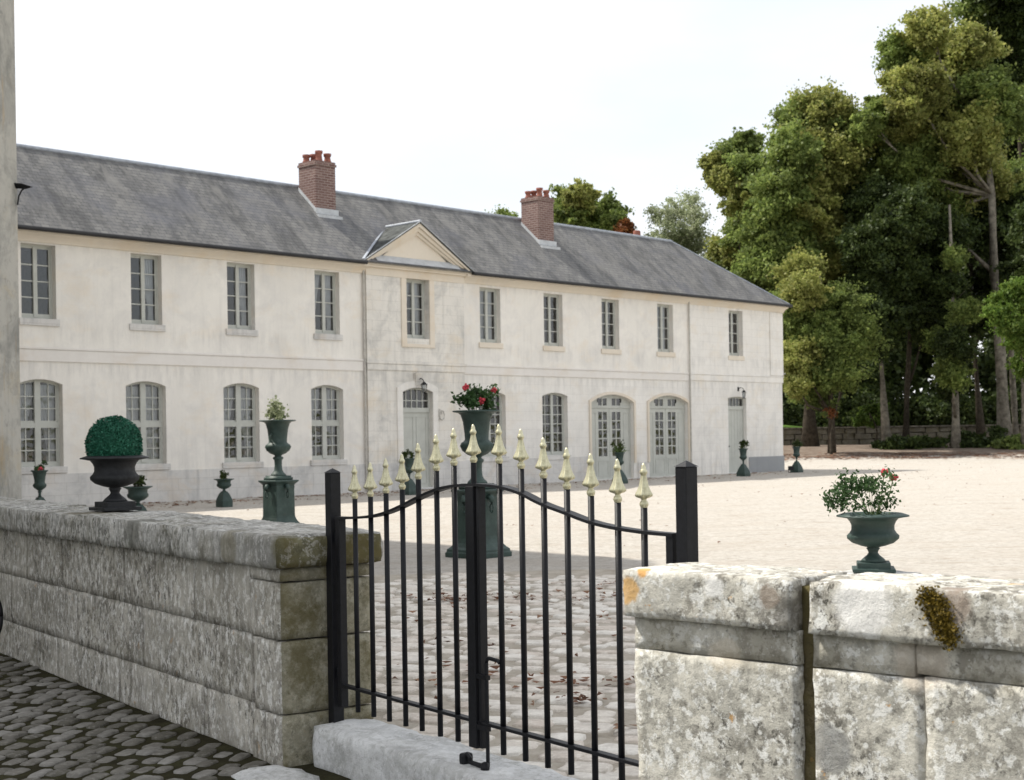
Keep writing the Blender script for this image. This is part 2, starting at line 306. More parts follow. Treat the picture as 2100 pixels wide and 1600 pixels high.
# ------------------------------------------------------------------ mesh builder
class MB:
    def __init__(s): s.v = []; s.f = []
    def add(s, vs, fs):
        o = len(s.v); s.v += [tuple(p) for p in vs]; s.f += [tuple(i + o for i in f) for f in fs]
    def poly(s, *pts): s.add(pts, [tuple(range(len(pts)))])
    def box(s, x0, x1, y0, y1, z0, z1):
        p = [(x0, y0, z0), (x1, y0, z0), (x1, y1, z0), (x0, y1, z0), (x0, y0, z1), (x1, y0, z1), (x1, y1, z1), (x0, y1, z1)]
        s.add(p, [(3, 2, 1, 0), (4, 5, 6, 7), (0, 1, 5, 4), (1, 2, 6, 5), (2, 3, 7, 6), (3, 0, 4, 7)])
    def prism(s, ring, z0, z1):       # ring of xy, counter clockwise
        n = len(ring); v = [(x, y, z0) for x, y in ring] + [(x, y, z1) for x, y in ring]
        s.add(v, [tuple(range(n - 1, -1, -1)), tuple(range(n, 2 * n))] + [(i, (i + 1) % n, n + (i + 1) % n, n + i) for i in range(n)])
    def lathe(s, prof, n=24, sides=None, flute=None, c=(0, 0)):
        o = len(s.v)
        for r, z in prof:
            for k in range(n):
                a = 2 * math.pi * k / n; rr = r
                if flute: rr = r * flute(a, z)
                s.v.append((c[0] + rr * math.cos(a), c[1] + rr * math.sin(a), z))
        m = len(prof)
        for i in range(m - 1):
            for k in range(n):
                s.f.append((o + i * n + k, o + i * n + (k + 1) % n, o + (i + 1) * n + (k + 1) % n, o + (i + 1) * n + k))
        s.f.append(tuple(o + k for k in range(n - 1, -1, -1))); s.f.append(tuple(o + (m - 1) * n + k for k in range(n)))
    def tube(s, path, rad, n=8, flat=None):
        path = [Vector(p) for p in path]; o = len(s.v); m = len(path)
        if not hasattr(rad, '__len__'): rad = [rad] * m
        up = Vector((0, 0, 1))
        for i, p in enumerate(path):
            t = (path[min(i + 1, m - 1)] - path[max(i - 1, 0)]).normalized()
            a = t.cross(up)
            if a.length < .05: a = t.cross(Vector((0, 1, 0)))
            a.normalize(); b = a.cross(t)
            for k in range(n):
                an = 2 * math.pi * (k + .5) / n
                q = p + a * math.cos(an) * rad[i] * (flat[0] if flat else 1) + b * math.sin(an) * rad[i] * (flat[1] if flat else 1)
                s.v.append(tuple(q))
        for i in range(m - 1):
            for k in range(n):
                s.f.append((o + i * n + k, o + i * n + (k + 1) % n, o + (i + 1) * n + (k + 1) % n, o + (i + 1) * n + k))
        s.f.append(tuple(o + k for k in range(n - 1, -1, -1))); s.f.append(tuple(o + (m - 1) * n + k for k in range(n)))
    def ball(s, c, r, n=10, m=7, sq=1):
        o = len(s.v)
        for i in range(1, m):
            ph = math.pi * i / m
            for k in range(n):
                a = 2 * math.pi * k / n
                s.v.append((c[0] + r * math.sin(ph) * math.cos(a), c[1] + r * math.sin(ph) * math.sin(a), c[2] + r * sq * math.cos(ph)))
        s.v.append((c[0], c[1], c[2] + r * sq)); s.v.append((c[0], c[1], c[2] - r * sq)); t = len(s.v) - 2
        for i in range(m - 2):
            for k in range(n):
                s.f.append((o + i * n + k, o + (i + 1) * n + k, o + (i + 1) * n + (k + 1) % n, o + i * n + (k + 1) % n))
        for k in range(n):
            s.f.append((t, o + k, o + (k + 1) % n)); s.f.append((t + 1, o + (m - 2) * n + (k + 1) % n, o + (m - 2) * n + k))
    def build(s, name, mat, parent=None, smooth=False, bevel=0):
        me = bpy.data.meshes.new(name); me.from_pydata(s.v, [], s.f); me.update()
        if smooth: me.polygons.foreach_set('use_smooth', [True] * len(me.polygons))
        o = bpy.data.objects.new(name, me); col.objects.link(o)
        me.materials.append(mat if not isinstance(mat, str) else M[mat])
        if parent: o.parent = parent
        if bevel:
            b = o.modifiers.new('bevel', 'BEVEL'); b.width = bevel; b.segments = 2; b.limit_method = 'ANGLE'
        return o

def tag(o, label=None, cat=None, group=None, kind=None):
    if label: o['label'] = label
    if cat: o['category'] = cat
    if group: o['group'] = group
    if kind: o['kind'] = kind
    return o
def thing(name, label, cat, loc=(0, 0, 0), rz=0, group=None):
    o = bpy.data.objects.new(name, None); o.empty_display_size = .3; col.objects.link(o)
    o.location = loc; o.rotation_euler = (0, 0, rz); return tag(o, label, cat, group)
def kids(o): return [c for c in bpy.data.objects if c.parent == o]
def copy_tree(o, parent=None):
    c = o.copy(); col.objects.link(c); c.parent = parent
    for ch in kids(o): copy_tree(ch, c)
    return c
def fbm(p, s=1.0, o=4): return noise.fractal(Vector(p) * s, .6, 2.0, o)

def rough_block(mb, org, ax, ay, x0, x1, y0, y1, z0, z1, amp=.008, cell=.05, rnd=.02, seed=0.0):
    """subdivided, worn stone block. org (x,y) and unit axes ax, ay span the plan."""
    nx = max(2, int((x1 - x0) / cell)); ny = max(2, int((y1 - y0) / cell)); nz = max(2, int((z1 - z0) / cell))
    idx = {}; o = len(mb.v)
    cx, cy, cz = (x0 + x1) / 2, (y0 + y1) / 2, (z0 + z1) / 2
    def vert(i, j, k):
        key = (i, j, k)
        if key in idx: return idx[key]
        x = x0 + (x1 - x0) * i / nx; y = y0 + (y1 - y0) * j / ny; z = z0 + (z1 - z0) * k / nz
        # round the edges
        ex = i in (0, nx); ey = j in (0, ny); ez = k in (0, nz); n = ex + ey + ez
        if n >= 2:
            q = rnd * (.55 + .9 * max(0, fbm((x + seed, y, z), 5))) * (1 if n == 2 else 1.25)
            if ex: x += q * (1 if i == 0 else -1) * .6
            if ey: y += q * (1 if j == 0 else -1) * .6
            if ez: z += q * (1 if k == 0 else -1) * .6
        p = Vector((x + seed * 3.1, y + seed, z))
        d = amp * (fbm(p, 9) + 1.2 * fbm(p, 2.3))
        if ex: x += d * (1 if i else -1)
        if ey: y += d * (1 if j else -1)
        if ez: z += d * (.8 if k else -.3)
        X = org[0] + ax[0] * x + ay[0] * y; Y = org[1] + ax[1] * x + ay[1] * y
        mb.v.append((X, Y, z)); idx[key] = len(mb.v) - 1; return idx[key]
    def face(a, b, c, d): mb.f.append((a, b, c, d))
    for i in range(nx):
        for j in range(ny):
            face(vert(i, j, 0), vert(i, j + 1, 0), vert(i + 1, j + 1, 0), vert(i + 1, j, 0))
            face(vert(i, j, nz), vert(i + 1, j, nz), vert(i + 1, j + 1, nz), vert(i, j + 1, nz))
    for i in range(nx):
        for k in range(nz):
            face(vert(i, 0, k), vert(i + 1, 0, k), vert(i + 1, 0, k + 1), vert(i, 0, k + 1))
            face(vert(i, ny, k), vert(i, ny, k + 1), vert(i + 1, ny, k + 1), vert(i + 1, ny, k))
    for j in range(ny):
        for k in range(nz):
            face(vert(0, j, k), vert(0, j, k + 1), vert(0, j + 1, k + 1), vert(0, j + 1, k))
            face(vert(nx, j, k), vert(nx, j + 1, k), vert(nx, j + 1, k + 1), vert(nx, j, k + 1))

def leaves_mesh(name, pts, size, mat, parent, aspect=.62, up=0.0):
    n = len(pts); pts = np.asarray(pts, float)
    a = rng.normal(size=(n, 3)); a[:, 2] *= (1 - up); a /= np.linalg.norm(a, axis=1)[:, None]
    b = rng.normal(size=(n, 3)); b -= (b * a).sum(1)[:, None] * a; b /= np.linalg.norm(b, axis=1)[:, None]
    s = size * rng.uniform(.6, 1.35, (n, 1))
    v = np.stack([pts - a * s, pts - b * s * aspect, pts + a * s, pts + b * s * aspect], 1).reshape(-1, 3)
    me = bpy.data.meshes.new(name); me.vertices.add(4 * n); me.loops.add(4 * n); me.polygons.add(n)
    me.vertices.foreach_set('co', v.ravel()); me.loops.foreach_set('vertex_index', np.arange(4 * n, dtype=np.int32))
    me.polygons.foreach_set('loop_start', np.arange(0, 4 * n, 4, dtype=np.int32))
    me.update(calc_edges=True); me.materials.append(M[mat])
    o = bpy.data.objects.new(name, me); col.objects.link(o)
    if parent: o.parent = parent
    return o

# ------------------------------------------------------------------ measured frames
EYE = 1.5
def px(x, y, Y):                 # photograph pixel at depth Y -> world point (used to read sizes off the photograph)
    dx, dy = x - 1050, y - 897
    return ((dx - dy * .0155) / 2917 * Y, Y, EYE - (dx * .0155 + dy) / 2917 * Y)
HC = (10.724, 56.372); TH = math.atan2(.7242, .6896)
def hw(x, y, z=0): return (HC[0] + math.cos(TH) * x - math.sin(TH) * y, HC[1] + math.sin(TH) * x + math.cos(TH) * y, z)
def rise(x, y):
    t = max(0.0, min(1.0, (y - 58 - .15 * abs(x - 10)) / 24)); return .75 * t * t * (3 - 2 * t) + max(0, y - 84) * .02

# ------------------------------------------------------------------ ground
def sheet(name, xs, ys, zf, mat, inside=None):
    mb = MB(); idx = {}
    for i, x in enumerate(xs):
        for j, y in enumerate(ys): idx[i, j] = len(mb.v); mb.v.append((x, y, zf(x, y)))
    for i in range(len(xs) - 1):
        for j in range(len(ys) - 1):
            if inside and not inside((xs[i] + xs[i + 1]) / 2, (ys[j] + ys[j + 1]) / 2): continue
            mb.f.append((idx[i, j], idx[i + 1, j], idx[i + 1, j + 1], idx[i, j + 1]))
    return mb.build(name, mat)
xs = [-900, -400, -200, -120, -90] + list(np.linspace(-70, 90, 60)) + [120, 200, 400, 900]
ys = [-200, -60, -20, 0, 20, 40, 52] + list(np.linspace(56, 120, 33)) + [160, 240, 400, 1200]
tag(sheet('ground', xs, ys, lambda x, y: rise(x, min(y, 130)) - .16, 'field'), kind='structure')
UL = (-.578, .816); UR = (.744, -.668)       # directions of the left and right garden walls
PL = (-1.155, 6.97); PR = (.40, 4.725)       # front corners of the two piers
# courtyard outline (behind the street walls)
gate_side = [(-7.3, 15.75), (-1.0, 7.12), (.62, 5.05), (1.7, 4.15), (8.0, -1.6)]
mb = MB()
ring = [(-40, 60), (-40, 22), (-7.3, 15.75), (-.95, 7.25), (.62, 5.2), (1.9, 4.3), (9.0, -2.0), (60, -2.0), (60, 40)]
base_ring = [(x, y, 0.0) for x, y in ring]
me_pts = base_ring
g = MB()
g.poly(*([(-40, 40, 0), (-40, 22, 0), (-7.3, 15.75, 0), (-.9, 7.30, 0), (.62, 5.3, 0), (1.9, 4.3, 0), (9.0, -2.0, 0), (60, -2, 0), (60, 40, 0)]))
nx = len(g.v)
xs2 = list(np.linspace(-40, 60, 41)); ys2 = list(np.linspace(40, 78, 40))
idx = {}
for i, x in enumerate(xs2):
    for j, y in enumerate(ys2): idx[i, j] = len(g.v); g.v.append((x, y, rise(x, y)))
for i in range(len(xs2) - 1):
    for j in range(len(ys2) - 1): g.f.append((idx[i, j], idx[i + 1, j], idx[i + 1, j + 1], idx[i, j + 1]))
tag(g.build('gravel_courtyard', 'gravel'), kind='structure')
# street
g = MB(); g.poly((-14, -8, -.104), (12, -8, -.104), (9, -2.1, -.104), (1.6, 4.5, -.104), (.5, 5.5, -.104), (-1.0, 7.6, -.104), (-7.0, 16.0, -.104), (-14, 16, -.104))
tag(g.build('street_bed', 'street_joint'), kind='structure')

def setts(name, mat, org, u, v, nu, nv, lu, lv, gap, inside, z, jit=.18, h=.022, shear=.5):
    mb = MB()
    for j in range(nv):
        off = (j % 2) * .5 * lu + random.uniform(-.15, .15) * lu
        for i in range(nu):
            cu = i * lu + off + random.uniform(-jit, jit) * lu * .5; cv = j * lv + random.uniform(-jit, jit) * lv * .5
            x = org[0] + u[0] * cu + v[0] * cv; y = org[1] + u[1] * cu + v[1] * cv
            if not inside(x, y): continue
            a = lu * .5 - gap * .5; b = lv * .5 - gap * .5; a *= random.uniform(.74, 1.04); b *= random.uniform(.76, 1.03)
            n = 16; rot = random.uniform(-.1, .1); outer = []; mid = []; inner = []; zz = z + random.uniform(-.008, .008)
            tx, ty = random.uniform(-.05, .05), random.uniform(-.05, .05)
            for k in range(n):
                t = 2 * math.pi * (k + .5) / n + rot; c, s = math.cos(t), math.sin(t)
                e = 7.0; rr = (abs(c) ** e + abs(s) ** e) ** (-1 / e) * random.uniform(.90, 1.03)
                for lst, f_, dz in ((outer, 1.0, -.035), (mid, .95, h * .6), (inner, .80, h)):
                    pu, pv = c * rr * a * f_, s * rr * b * f_
                    lst.append((x + u[0] * pu + v[0] * pv, y + u[1] * pu + v[1] * pv, zz + dz + tx * pu + ty * pv))
            o = len(mb.v); mb.v += outer + mid + inner
            for k in range(n):
                q = (k + 1) % n
                mb.f.append((o + k, o + q, o + n + q, o + n + k)); mb.f.append((o + n + k, o + n + q, o + 2 * n + q, o + 2 * n + k))
            mb.f.append(tuple(o + 2 * n + k for k in range(n)))
    return mb.build(name, mat, smooth=True)
def side(p, a, d): return (p[0] - a[0]) * d[1] - (p[1] - a[1]) * d[0]
def in_street(x, y):
    # camera side of left wall and in front of the step
    return side((x, y), PL, UL) < -.02 and y > 2 and x > -7 and side((x, y), (-.97, 6.98), (.59, -.807)) > .1 and (x < .3 or side((x, y), PR, UR) > .03)
un = Vector((.28, .96)).normalized()
tag(setts('street_setts', 'street_sett', (-9.5, 1.5), (un.y, -un.x), (un.x, un.y), 104, 76, .108, .185, .012, in_street, -.106, .5, .013), kind='structure')
g = MB(); g.poly((-4.5, 12.2, .004), (-.9, 7.36, .004), (.62, 5.38, .004), (1.3, 4.9, .004), (1.6, 8, .004), (2.1, 15.2, .004), (1.0, 16.0, .004), (-2, 15.6, .004), (-4.5, 14.6, .004))
tag(g.build('cobble_bed', 'court_joint'), kind='structure')
def in_court(x, y):
    if side((x, y), (-.86, 7.42), (.59, -.807)) > -.03: return False
    if side((x, y), (-.60, 7.46), UL) < .08 and x < -.6: return False
    if x > .5 and side((x, y), (.62, 5.08), UR) > -.03: return False
    lim = 15.2 + .9 * fbm((x * .5, 3.3, 0), 1.2)
    return 4 < y < lim and -4.2 < x < .08 * y + .75 + .3 * math.sin(y)
tag(setts('courtyard_cobbles', 'court_sett', (-5, 3.5), (.95, -.31), (.31, .95), 46, 62, .25, .21, .004, in_court, .006, .75, .012), kind='structure')
# far edge: leaf strewn bank, lawn terrace
b_ys = list(np.linspace(67, 86, 20)); b_xs = list(np.linspace(-30, 70, 51))
tag(sheet('bank', b_xs, b_ys, lambda x, y: rise(x, y) + .012 + .10 * max(0, fbm((x * .25, y * .25, 1), 1)) * min(1, max(0, (y - 71) / 4)), 'bank_soil',
          lambda x, y: y > 69.5 + 1.6 * math.sin(x * .35) * .5 + 1.2 * fbm((x * .2, 0, 0), 1)), kind='structure')
tag(sheet('lawn', list(np.linspace(0, 19, 9)), [84.6, 90, 100, 120, 150], lambda x, y: 1.74 + (y - 84.6) * .022, 'grass'), kind='structure')

tag(sheet('wood_floor', list(np.linspace(19, 90, 15)), [84.6, 90, 100, 120, 150], lambda x, y: 1.70, 'bank_soil'), kind='structure')
# ------------------------------------------------------------------ litter
def litter(name, spots, size, label):
    P = []
    for (x, y, r, n, zf) in spots:
        for _ in range(n):
            a = random.uniform(0, 6.28); q = r * abs(random.gauss(0, .5)); X = x + q * math.cos(a) * 1.8; Y = y + q * math.sin(a)
            P.append((X, Y, zf(X, Y)))
    n = len(P); mb = MB()
    for p in P:
        a = random.uniform(0, 6.28); s = size * random.uniform(.5, 1.3); c, d = math.cos(a) * s, math.sin(a) * s
        t = random.uniform(.002, .03)
        mb.add([(p[0] + c, p[1] + d, p[2] + t), (p[0] - d * .6, p[1] + c * .6, p[2] + .004), (p[0] - c, p[1] - d, p[2] + t), (p[0] + d * .6, p[1] - c * .6, p[2] + .012)], [(0, 1, 2, 3)])
    return tag(mb.build(name, 'litter'), label, 'leaves', kind='stuff')
zc = lambda x, y: .03
litter('fallen_leaves', [(-.35, 13.2, .5, 60, zc), (-.55, 12.9, .5, 60, zc), (1.0, 14.2, .4, 30, zc), (.95, 12.9, .4, 35, zc), (-.1, 9.0, .3, 14, zc), (.55, 8.5, .3, 16, zc), (.35, 7.9, .35, 16, zc), (-.6, 8.6, .3, 10, zc),
    (-.5, 10.2, .4, 16, zc), (.6, 7.2, .3, 9, zc), (.2, 11.5, 1.2, 40, zc), (.3, 8.5, 1.4, 40, zc), (0, 13, 1.6, 50, zc)], .035, 'brown autumn leaves scattered on the courtyard cobbles beyond the gate')
sp = []
for s in np.linspace(-33, -1, 70):
    p = hw(s, -random.uniform(.4, 3.4) * random.uniform(.3, 1)); sp.append((p[0], p[1], .6, int(26 if s < -20 else 9), lambda x, y: .004))
litter('leaf_litter', sp, .055, 'rusty fallen leaves strewn along the foot of the long house')
sp = []
for _ in range(420):
    x = random.uniform(-12, 32); y = random.uniform(18, 62); sp.append((x, y, 1.0, 3, lambda x, y: rise(x, y) + .002))
litter('stray_leaves', sp, .03, 'stray dry leaves and bits strewn thinly over the pale gravel')
sp = []
for _ in range(150):
    x = random.uniform(12, 40); y = 68.8 + random.gauss(0, 1.5) + .02 * x; sp.append((x, y, 1.2, 30, lambda x, y: rise(x, y) + .02))
litter('leaf_drift', sp, .12, 'long drift of rusty leaves along the far gravel edge below the trees')

# ------------------------------------------------------------------ masonry walls by the street
def wall_part(name, blocks, mat, parent, org, ax, ay, **kw):
    mb = MB()
    for k, b in enumerate(blocks): rough_block(mb, org, ax, ay, *b, seed=k * 1.7 + 3, **kw)
    return mb.build(name, mat, parent, smooth=True)
nL = (.816, .578)        # into the courtyard
lw = thing('garden_wall', 'long shaded grey stone wall with worn coping left of the gate', 'wall', (0, 0, 0))
TL = .50
body = []
courses = [(-.14, .16, [.338, 1.0, 2.3, 3.5, 5.0, 6.5, 8.2, 9.8, 11.6]), (.163, .517, [.362, 1.9, 3.1, 4.6, 6.2, 7.4, 9.0, 11.6]), (.520, .866, [.338, 1.1, 2.2, 3.4, 4.2, 5.8, 7.9, 9.4, 11.6])]
for (z0, z1, js) in courses:
    for a, b_ in zip(js[:-1], js[1:]):
        body.append((a + .0025, b_ - .0025, .02 + random.uniform(-.004, .004), TL, z0, z1))
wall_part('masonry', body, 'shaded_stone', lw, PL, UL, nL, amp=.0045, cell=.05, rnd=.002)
mb = MB(); c = [(PL[0] + UL[0] * s + nL[0] * t, PL[1] + UL[1] * s + nL[1] * t) for s, t in ((.50, .06), (11.5, .06), (11.5, .46), (.50, .46))]
mb.prism(c[::-1], -.14, .87); mb.build('mortar', 'mossy_joint', lw)
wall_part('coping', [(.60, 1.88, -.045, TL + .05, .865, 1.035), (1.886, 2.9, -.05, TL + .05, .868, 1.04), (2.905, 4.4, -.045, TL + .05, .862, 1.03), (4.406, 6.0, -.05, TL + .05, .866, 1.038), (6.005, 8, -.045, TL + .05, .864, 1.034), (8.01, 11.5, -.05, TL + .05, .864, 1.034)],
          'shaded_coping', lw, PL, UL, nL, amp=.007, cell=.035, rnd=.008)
# left pier: blocks in the street plane are grey, the face to the gate is olive
lp = thing('gate_pier', 'left stone gate pier with mossy olive side face and cracked blocks', 'pier', (0, 0, 0))
AX = UL
pb = [(0, .335, 0.0, .52, .52, .80), (.0, .30, 0.0, .52, .152, .512), (0, .335, .003, .52, -.14, .146), (0.003, .335, .002, .52, .806, .868)]
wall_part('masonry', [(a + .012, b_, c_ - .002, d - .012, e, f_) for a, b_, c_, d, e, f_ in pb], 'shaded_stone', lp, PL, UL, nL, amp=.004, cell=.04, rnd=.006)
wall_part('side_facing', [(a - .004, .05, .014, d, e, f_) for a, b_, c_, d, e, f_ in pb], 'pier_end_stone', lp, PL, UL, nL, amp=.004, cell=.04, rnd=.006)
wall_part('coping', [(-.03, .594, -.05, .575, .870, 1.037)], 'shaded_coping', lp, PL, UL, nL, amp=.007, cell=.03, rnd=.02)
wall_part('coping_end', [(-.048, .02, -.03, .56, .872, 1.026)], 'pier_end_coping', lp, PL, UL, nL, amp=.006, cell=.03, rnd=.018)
# right wall
nR = (.668, .744)
rw = thing('garden_wall', 'sunlit white lichen covered stone wall with coping right of the gate', 'wall', (0, 0, 0))
TR = .30
rb = [(.665, 1.45, .0, TR, -.14, .36), (1.455, 2.6, .0, TR, -.14, .36), (2.605, 4, 0, TR, -.14, .36), (4.005, 8, 0, TR, -.14, .36),
      (.665, 1.02, .003, TR, .366, .79), (1.026, 2.0, -.002, TR, .366, .80), (2.006, 3.4, 0, TR, .366, .80), (3.405, 8, 0, TR, .366, .80),
      (.665, .99, .004, TR, .796, .896), (.995, 8, .002, TR, .806, .896)]
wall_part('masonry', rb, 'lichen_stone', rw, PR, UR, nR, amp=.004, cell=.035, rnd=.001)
wall_part('coping', [(.665, 1.62, -.03, TR + .03, .898, 1.058), (1.626, 3.2, -.034, TR + .03, .896, 1.052), (3.21, 5.2, -.03, TR + .03, .898, 1.056), (5.21, 8, -.03, TR + .03, .898, 1.056)], 'lichen_coping', rw, PR, UR, nR, amp=.006, cell=.022, rnd=.005)
rp_ = thing('gate_pier', 'right stone gate pier end with orange lichen on its coping corner', 'pier', (0, 0, 0))
pb = [(0, .612, 0, TR, -.14, .30), (0, .612, .002, TR, .306, .79), (0, .612, .004, TR, .796, .896)]
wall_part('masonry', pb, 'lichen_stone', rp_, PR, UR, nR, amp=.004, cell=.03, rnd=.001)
wall_part('coping', [(-.03, .615, -.03, TR + .03, .898, 1.058)], 'lichen_coping', rp_, PR, UR, nR, amp=.006, cell=.022, rnd=.010)
wall_part('mossy_joint', [(.60, .68, .028, TR - .02, -.14, 1.036)], 'mossy_joint', rp_, PR, UR, nR, amp=.01, cell=.025, rnd=.004)
# moss tuft hanging over the right coping
pts = []
for _ in range(1900):
    t = random.random(); q0 = random.random() * .014; s = 1.055 + .065 * t + random.gauss(0, .019 * (1.15 - .6 * abs(t - .4))); z = 1.047 - .135 * t + random.gauss(0, .012)
    pts.append((PR[0] + UR[0] * s - nR[0] * (.030 + q0), PR[1] + UR[1] * s - nR[1] * (.030 + q0), z))
leaf_mat('leaf_moss', [(.06, .045, .008), (.14, .10, .015), (.24, .17, .03)], .2)
leaves_mesh('moss', pts, .006, 'leaf_moss', rw)

# step
D = (.590, -.807); nD = (.807, .590)
GL = (-.896, 7.08)
st = MB(); rough_block(st, GL, D, nD, -.02, 2.55, -.13, .20, -.14, .10, amp=.009, cell=.035, rnd=.022, seed=5)
so_ = tag(st.build('door_step', 'step_stone', smooth=True), 'long pale worn stone step under the iron gate', 'step')
st = MB(); rough_block(st, (-1.12, 6.62), D, nD, -.35, 3.2, -.10, .22, -.2, -.085, amp=.010, cell=.06, rnd=.03, seed=9)
tag(st.build('stone_slab', 'step_stone', smooth=True), 'flat pale stone slab laid in the street below the step', 'slab')

# ------------------------------------------------------------------ gate
def zz(z): return 1.5 - .983 * (1.5 - z)
gate_len = 2.601 * .983
gate_rz = math.atan2(D[1], D[0])
def gt(t): return t * .983
def post(label, t, top, w_):
    r = thing('gate_post', label, 'gate post', (GL[0] + D[0] * t, GL[1] + D[1] * t, .09), gate_rz, 'black iron gate posts')
    mb = MB(); h = w_ / 2; mb.box(-h, h, -h, h, 0, top - .09); mb.build('shaft', 'iron', r, bevel=.003)
    mb = MB(); z = top - .09 + .0005; mb.add([(-h - .003, -h - .003, z), (h + .003, -h - .003, z), (h + .003, h + .003, z), (-h - .003, h + .003, z), (0, 0, z + .022)], [(3, 2, 1, 0), (0, 1, 4), (1, 2, 4), (2, 3, 4), (3, 0, 4)])
    mb.build('cap', 'iron', r); return r
post('black square iron gate post against the left stone pier', 0, zz(1.335), .058)
post('black square iron gate post behind the right stone pier', gate_len, zz(1.385), .056)
bars = [(.222, 1.36, 1.206, 1.115), (.374, 1.374, 1.22, 1.125), (.52, 1.398, 1.24, 1.146), (.667, 1.433, 1.261, 1.183), (.809, 1.489, 1.311, 1.226), (.962, 1.532, 1.351, 1.267), (1.105, 1.545, 1.376, 1.29),
        (1.283, 1.555, 1.39, 1.297), (1.45, 1.553, 1.387, 1.294), (1.606, 1.534, 1.366, 1.273), (1.758, 1.496, 1.329, 1.226), (1.91, 1.452, 1.287, 1.198), (2.06, 1.433, 1.264, 1.165), (2.22, 1.414, 1.243, 1.148), (2.37, 1.40, 1.228, 1.140)]
FP = [(.0115, 0), (.0125, .004), (.0165, .012), (.0165, .02), (.012, .027), (.009, .031), (.012, .036), (.024, .041), (.0285, .047), (.0265, .054), (.0205, .067), (.0155, .082), (.0128, .10), (.0105, .118), (.0105, .124), (.014, .128), (.0145, .135), (.011, .142), (.0085, .146), (.009, .152), (.0055, .161), (.0012, .167)]
def flute(a, z):
    k = max(0, min(1, (z - .034) / .01)) * max(0, min(1, (.122 - z) / .03)); return 1 + .20 * k * math.cos(6 * a)
def finial_mesh():
    mb = MB(); mb.lathe(FP, 36, flute=flute)
    o = mb.build('finial', 'pale_gold', smooth=True); return o
fin0 = finial_mesh(); fin_me = fin0.data; bpy.data.objects.remove(fin0)
def finial(parent, x, z):
    o = bpy.data.objects.new('finial', fin_me); col.objects.link(o); o.parent = parent; o.location = (x, 0, z); return o
def leaf_gate(label, t0, t1, bl, hinge, meet):
    r = thing('gate_leaf', label, 'gate', (GL[0] + D[0] * gt(t0), GL[1] + D[1] * gt(t0), 0), gate_rz, 'leaves of the black iron gate')
    X = lambda t: gt(t) - gt(t0)
    for (t, tip, b_, rl) in bl:
        mb = MB(); mb.tube([(X(t), 0, zz(.155)), (X(t), 0, zz(b_) + .003)], .0125, 12); bo = mb.build('bar', 'iron', r, smooth=False)
        for p in bo.data.polygons: p.use_smooth = len(p.vertices) == 4
        finial(bo, X(t), zz(b_) )
    # top rail: flat bar swept through the measured heights
    al = [b_ for b_ in bars if min(t0, t1) - .02 <= b_[0] <= max(t0, t1) + .02]
    ctl = [(b_[0], b_[3]) for b_ in al]
    if hinge == 'L': ctl = [(t0, 1.109), (t0 + .09, 1.110)] + ctl + [(t1, 1.297)]
    else: ctl = [(t0, 1.297)] + ctl + [(t1 - .10, 1.138), (t1, 1.138)]
    ctl = sorted(set(ctl)); tt = [c[0] for c in ctl]; zl = [c[1] for c in ctl]
    path = []
    for t in np.linspace(t0, t1, 60):
        # smooth interpolation
        ws = [math.exp(-((t - a) / .07) ** 2) for a in tt]; zs = np.interp([t - .06, t - .03, t, t + .03, t + .06], tt, zl).mean()
        path.append((X(t), 0, zz(float(zs))))
    mb = MB(); mb.tube(path, .0141, 4, flat=(2.3, .6)); mb.build('top_rail', 'iron', r)
    mb = MB(); mb.box(X(t0) , X(t1), -.018, .018, zz(.262), zz(.276)); mb.build('bottom_rail', 'iron', r, bevel=.002)
    mb = MB()
    if hinge == 'L': a = X(t0); b0, b1, top = a, a + .038, 1.106
    else: a = X(t1); b0, b1, top = a - .038, a, 1.134
    mb.box(b0, b1, -.019, .019, zz(.16), zz(top)); mb.build('hinge_stile', 'iron', r, bevel=.002)
    if meet:
        a = X(1.224); mb = MB(); mb.box(a, a + .060, -.025, .025, zz(.155), zz(1.291)); ms = mb.build('meeting_stile', 'iron', r, bevel=.003)
        mb = MB(); mb.tube([(X(1.283) - .024, 0, zz(1.297)), (X(1.283) - .024, 0, zz(1.393))], .0125, 12); bo = mb.build('bar', 'iron', r); finial(bo, X(1.283) - .024, zz(1.39))
        # drop bolt
        mb = MB(); bx = X(1.350)
        mb.tube([(bx, -.012, .112), (bx, -.012, zz(.53)), (bx + .006, -.012, zz(.548)), (bx + .02, -.013, zz(.556)), (bx + .085, -.014, zz(.553)), (bx + .098, -.014, zz(.545))], .0085, 8)
        mb.box(a + .055, bx + .012, -.022, -.002, zz(.24), zz(.262)); mb.box(a + .055, bx + .012, -.022, -.002, zz(.46), zz(.48)); mb.build('drop_bolt', 'iron', r)
    else:
        mb = MB(); mb.box(X(1.300), X(1.318), -.018, .018, zz(.16), zz(1.288)); mb.build('meeting_stile', 'iron', r)
    for z in (.30, .98):
        mb = MB(); xx = (-.018 if hinge == 'L' else X(t1) + .018); mb.tube([(xx, 0, zz(z)), (xx, 0, zz(z) + .05)], .012, 10); mb.build('hinge', 'iron', r)
    return r
leaf_gate('left leaf of the black iron gate with seven barred finials and drop bolt', .055, 1.294, bars[:7], 'L', True)
leaf_gate('right leaf of the black iron gate running down to the right pier', 1.296, 2.545, bars[8:], 'R', False)
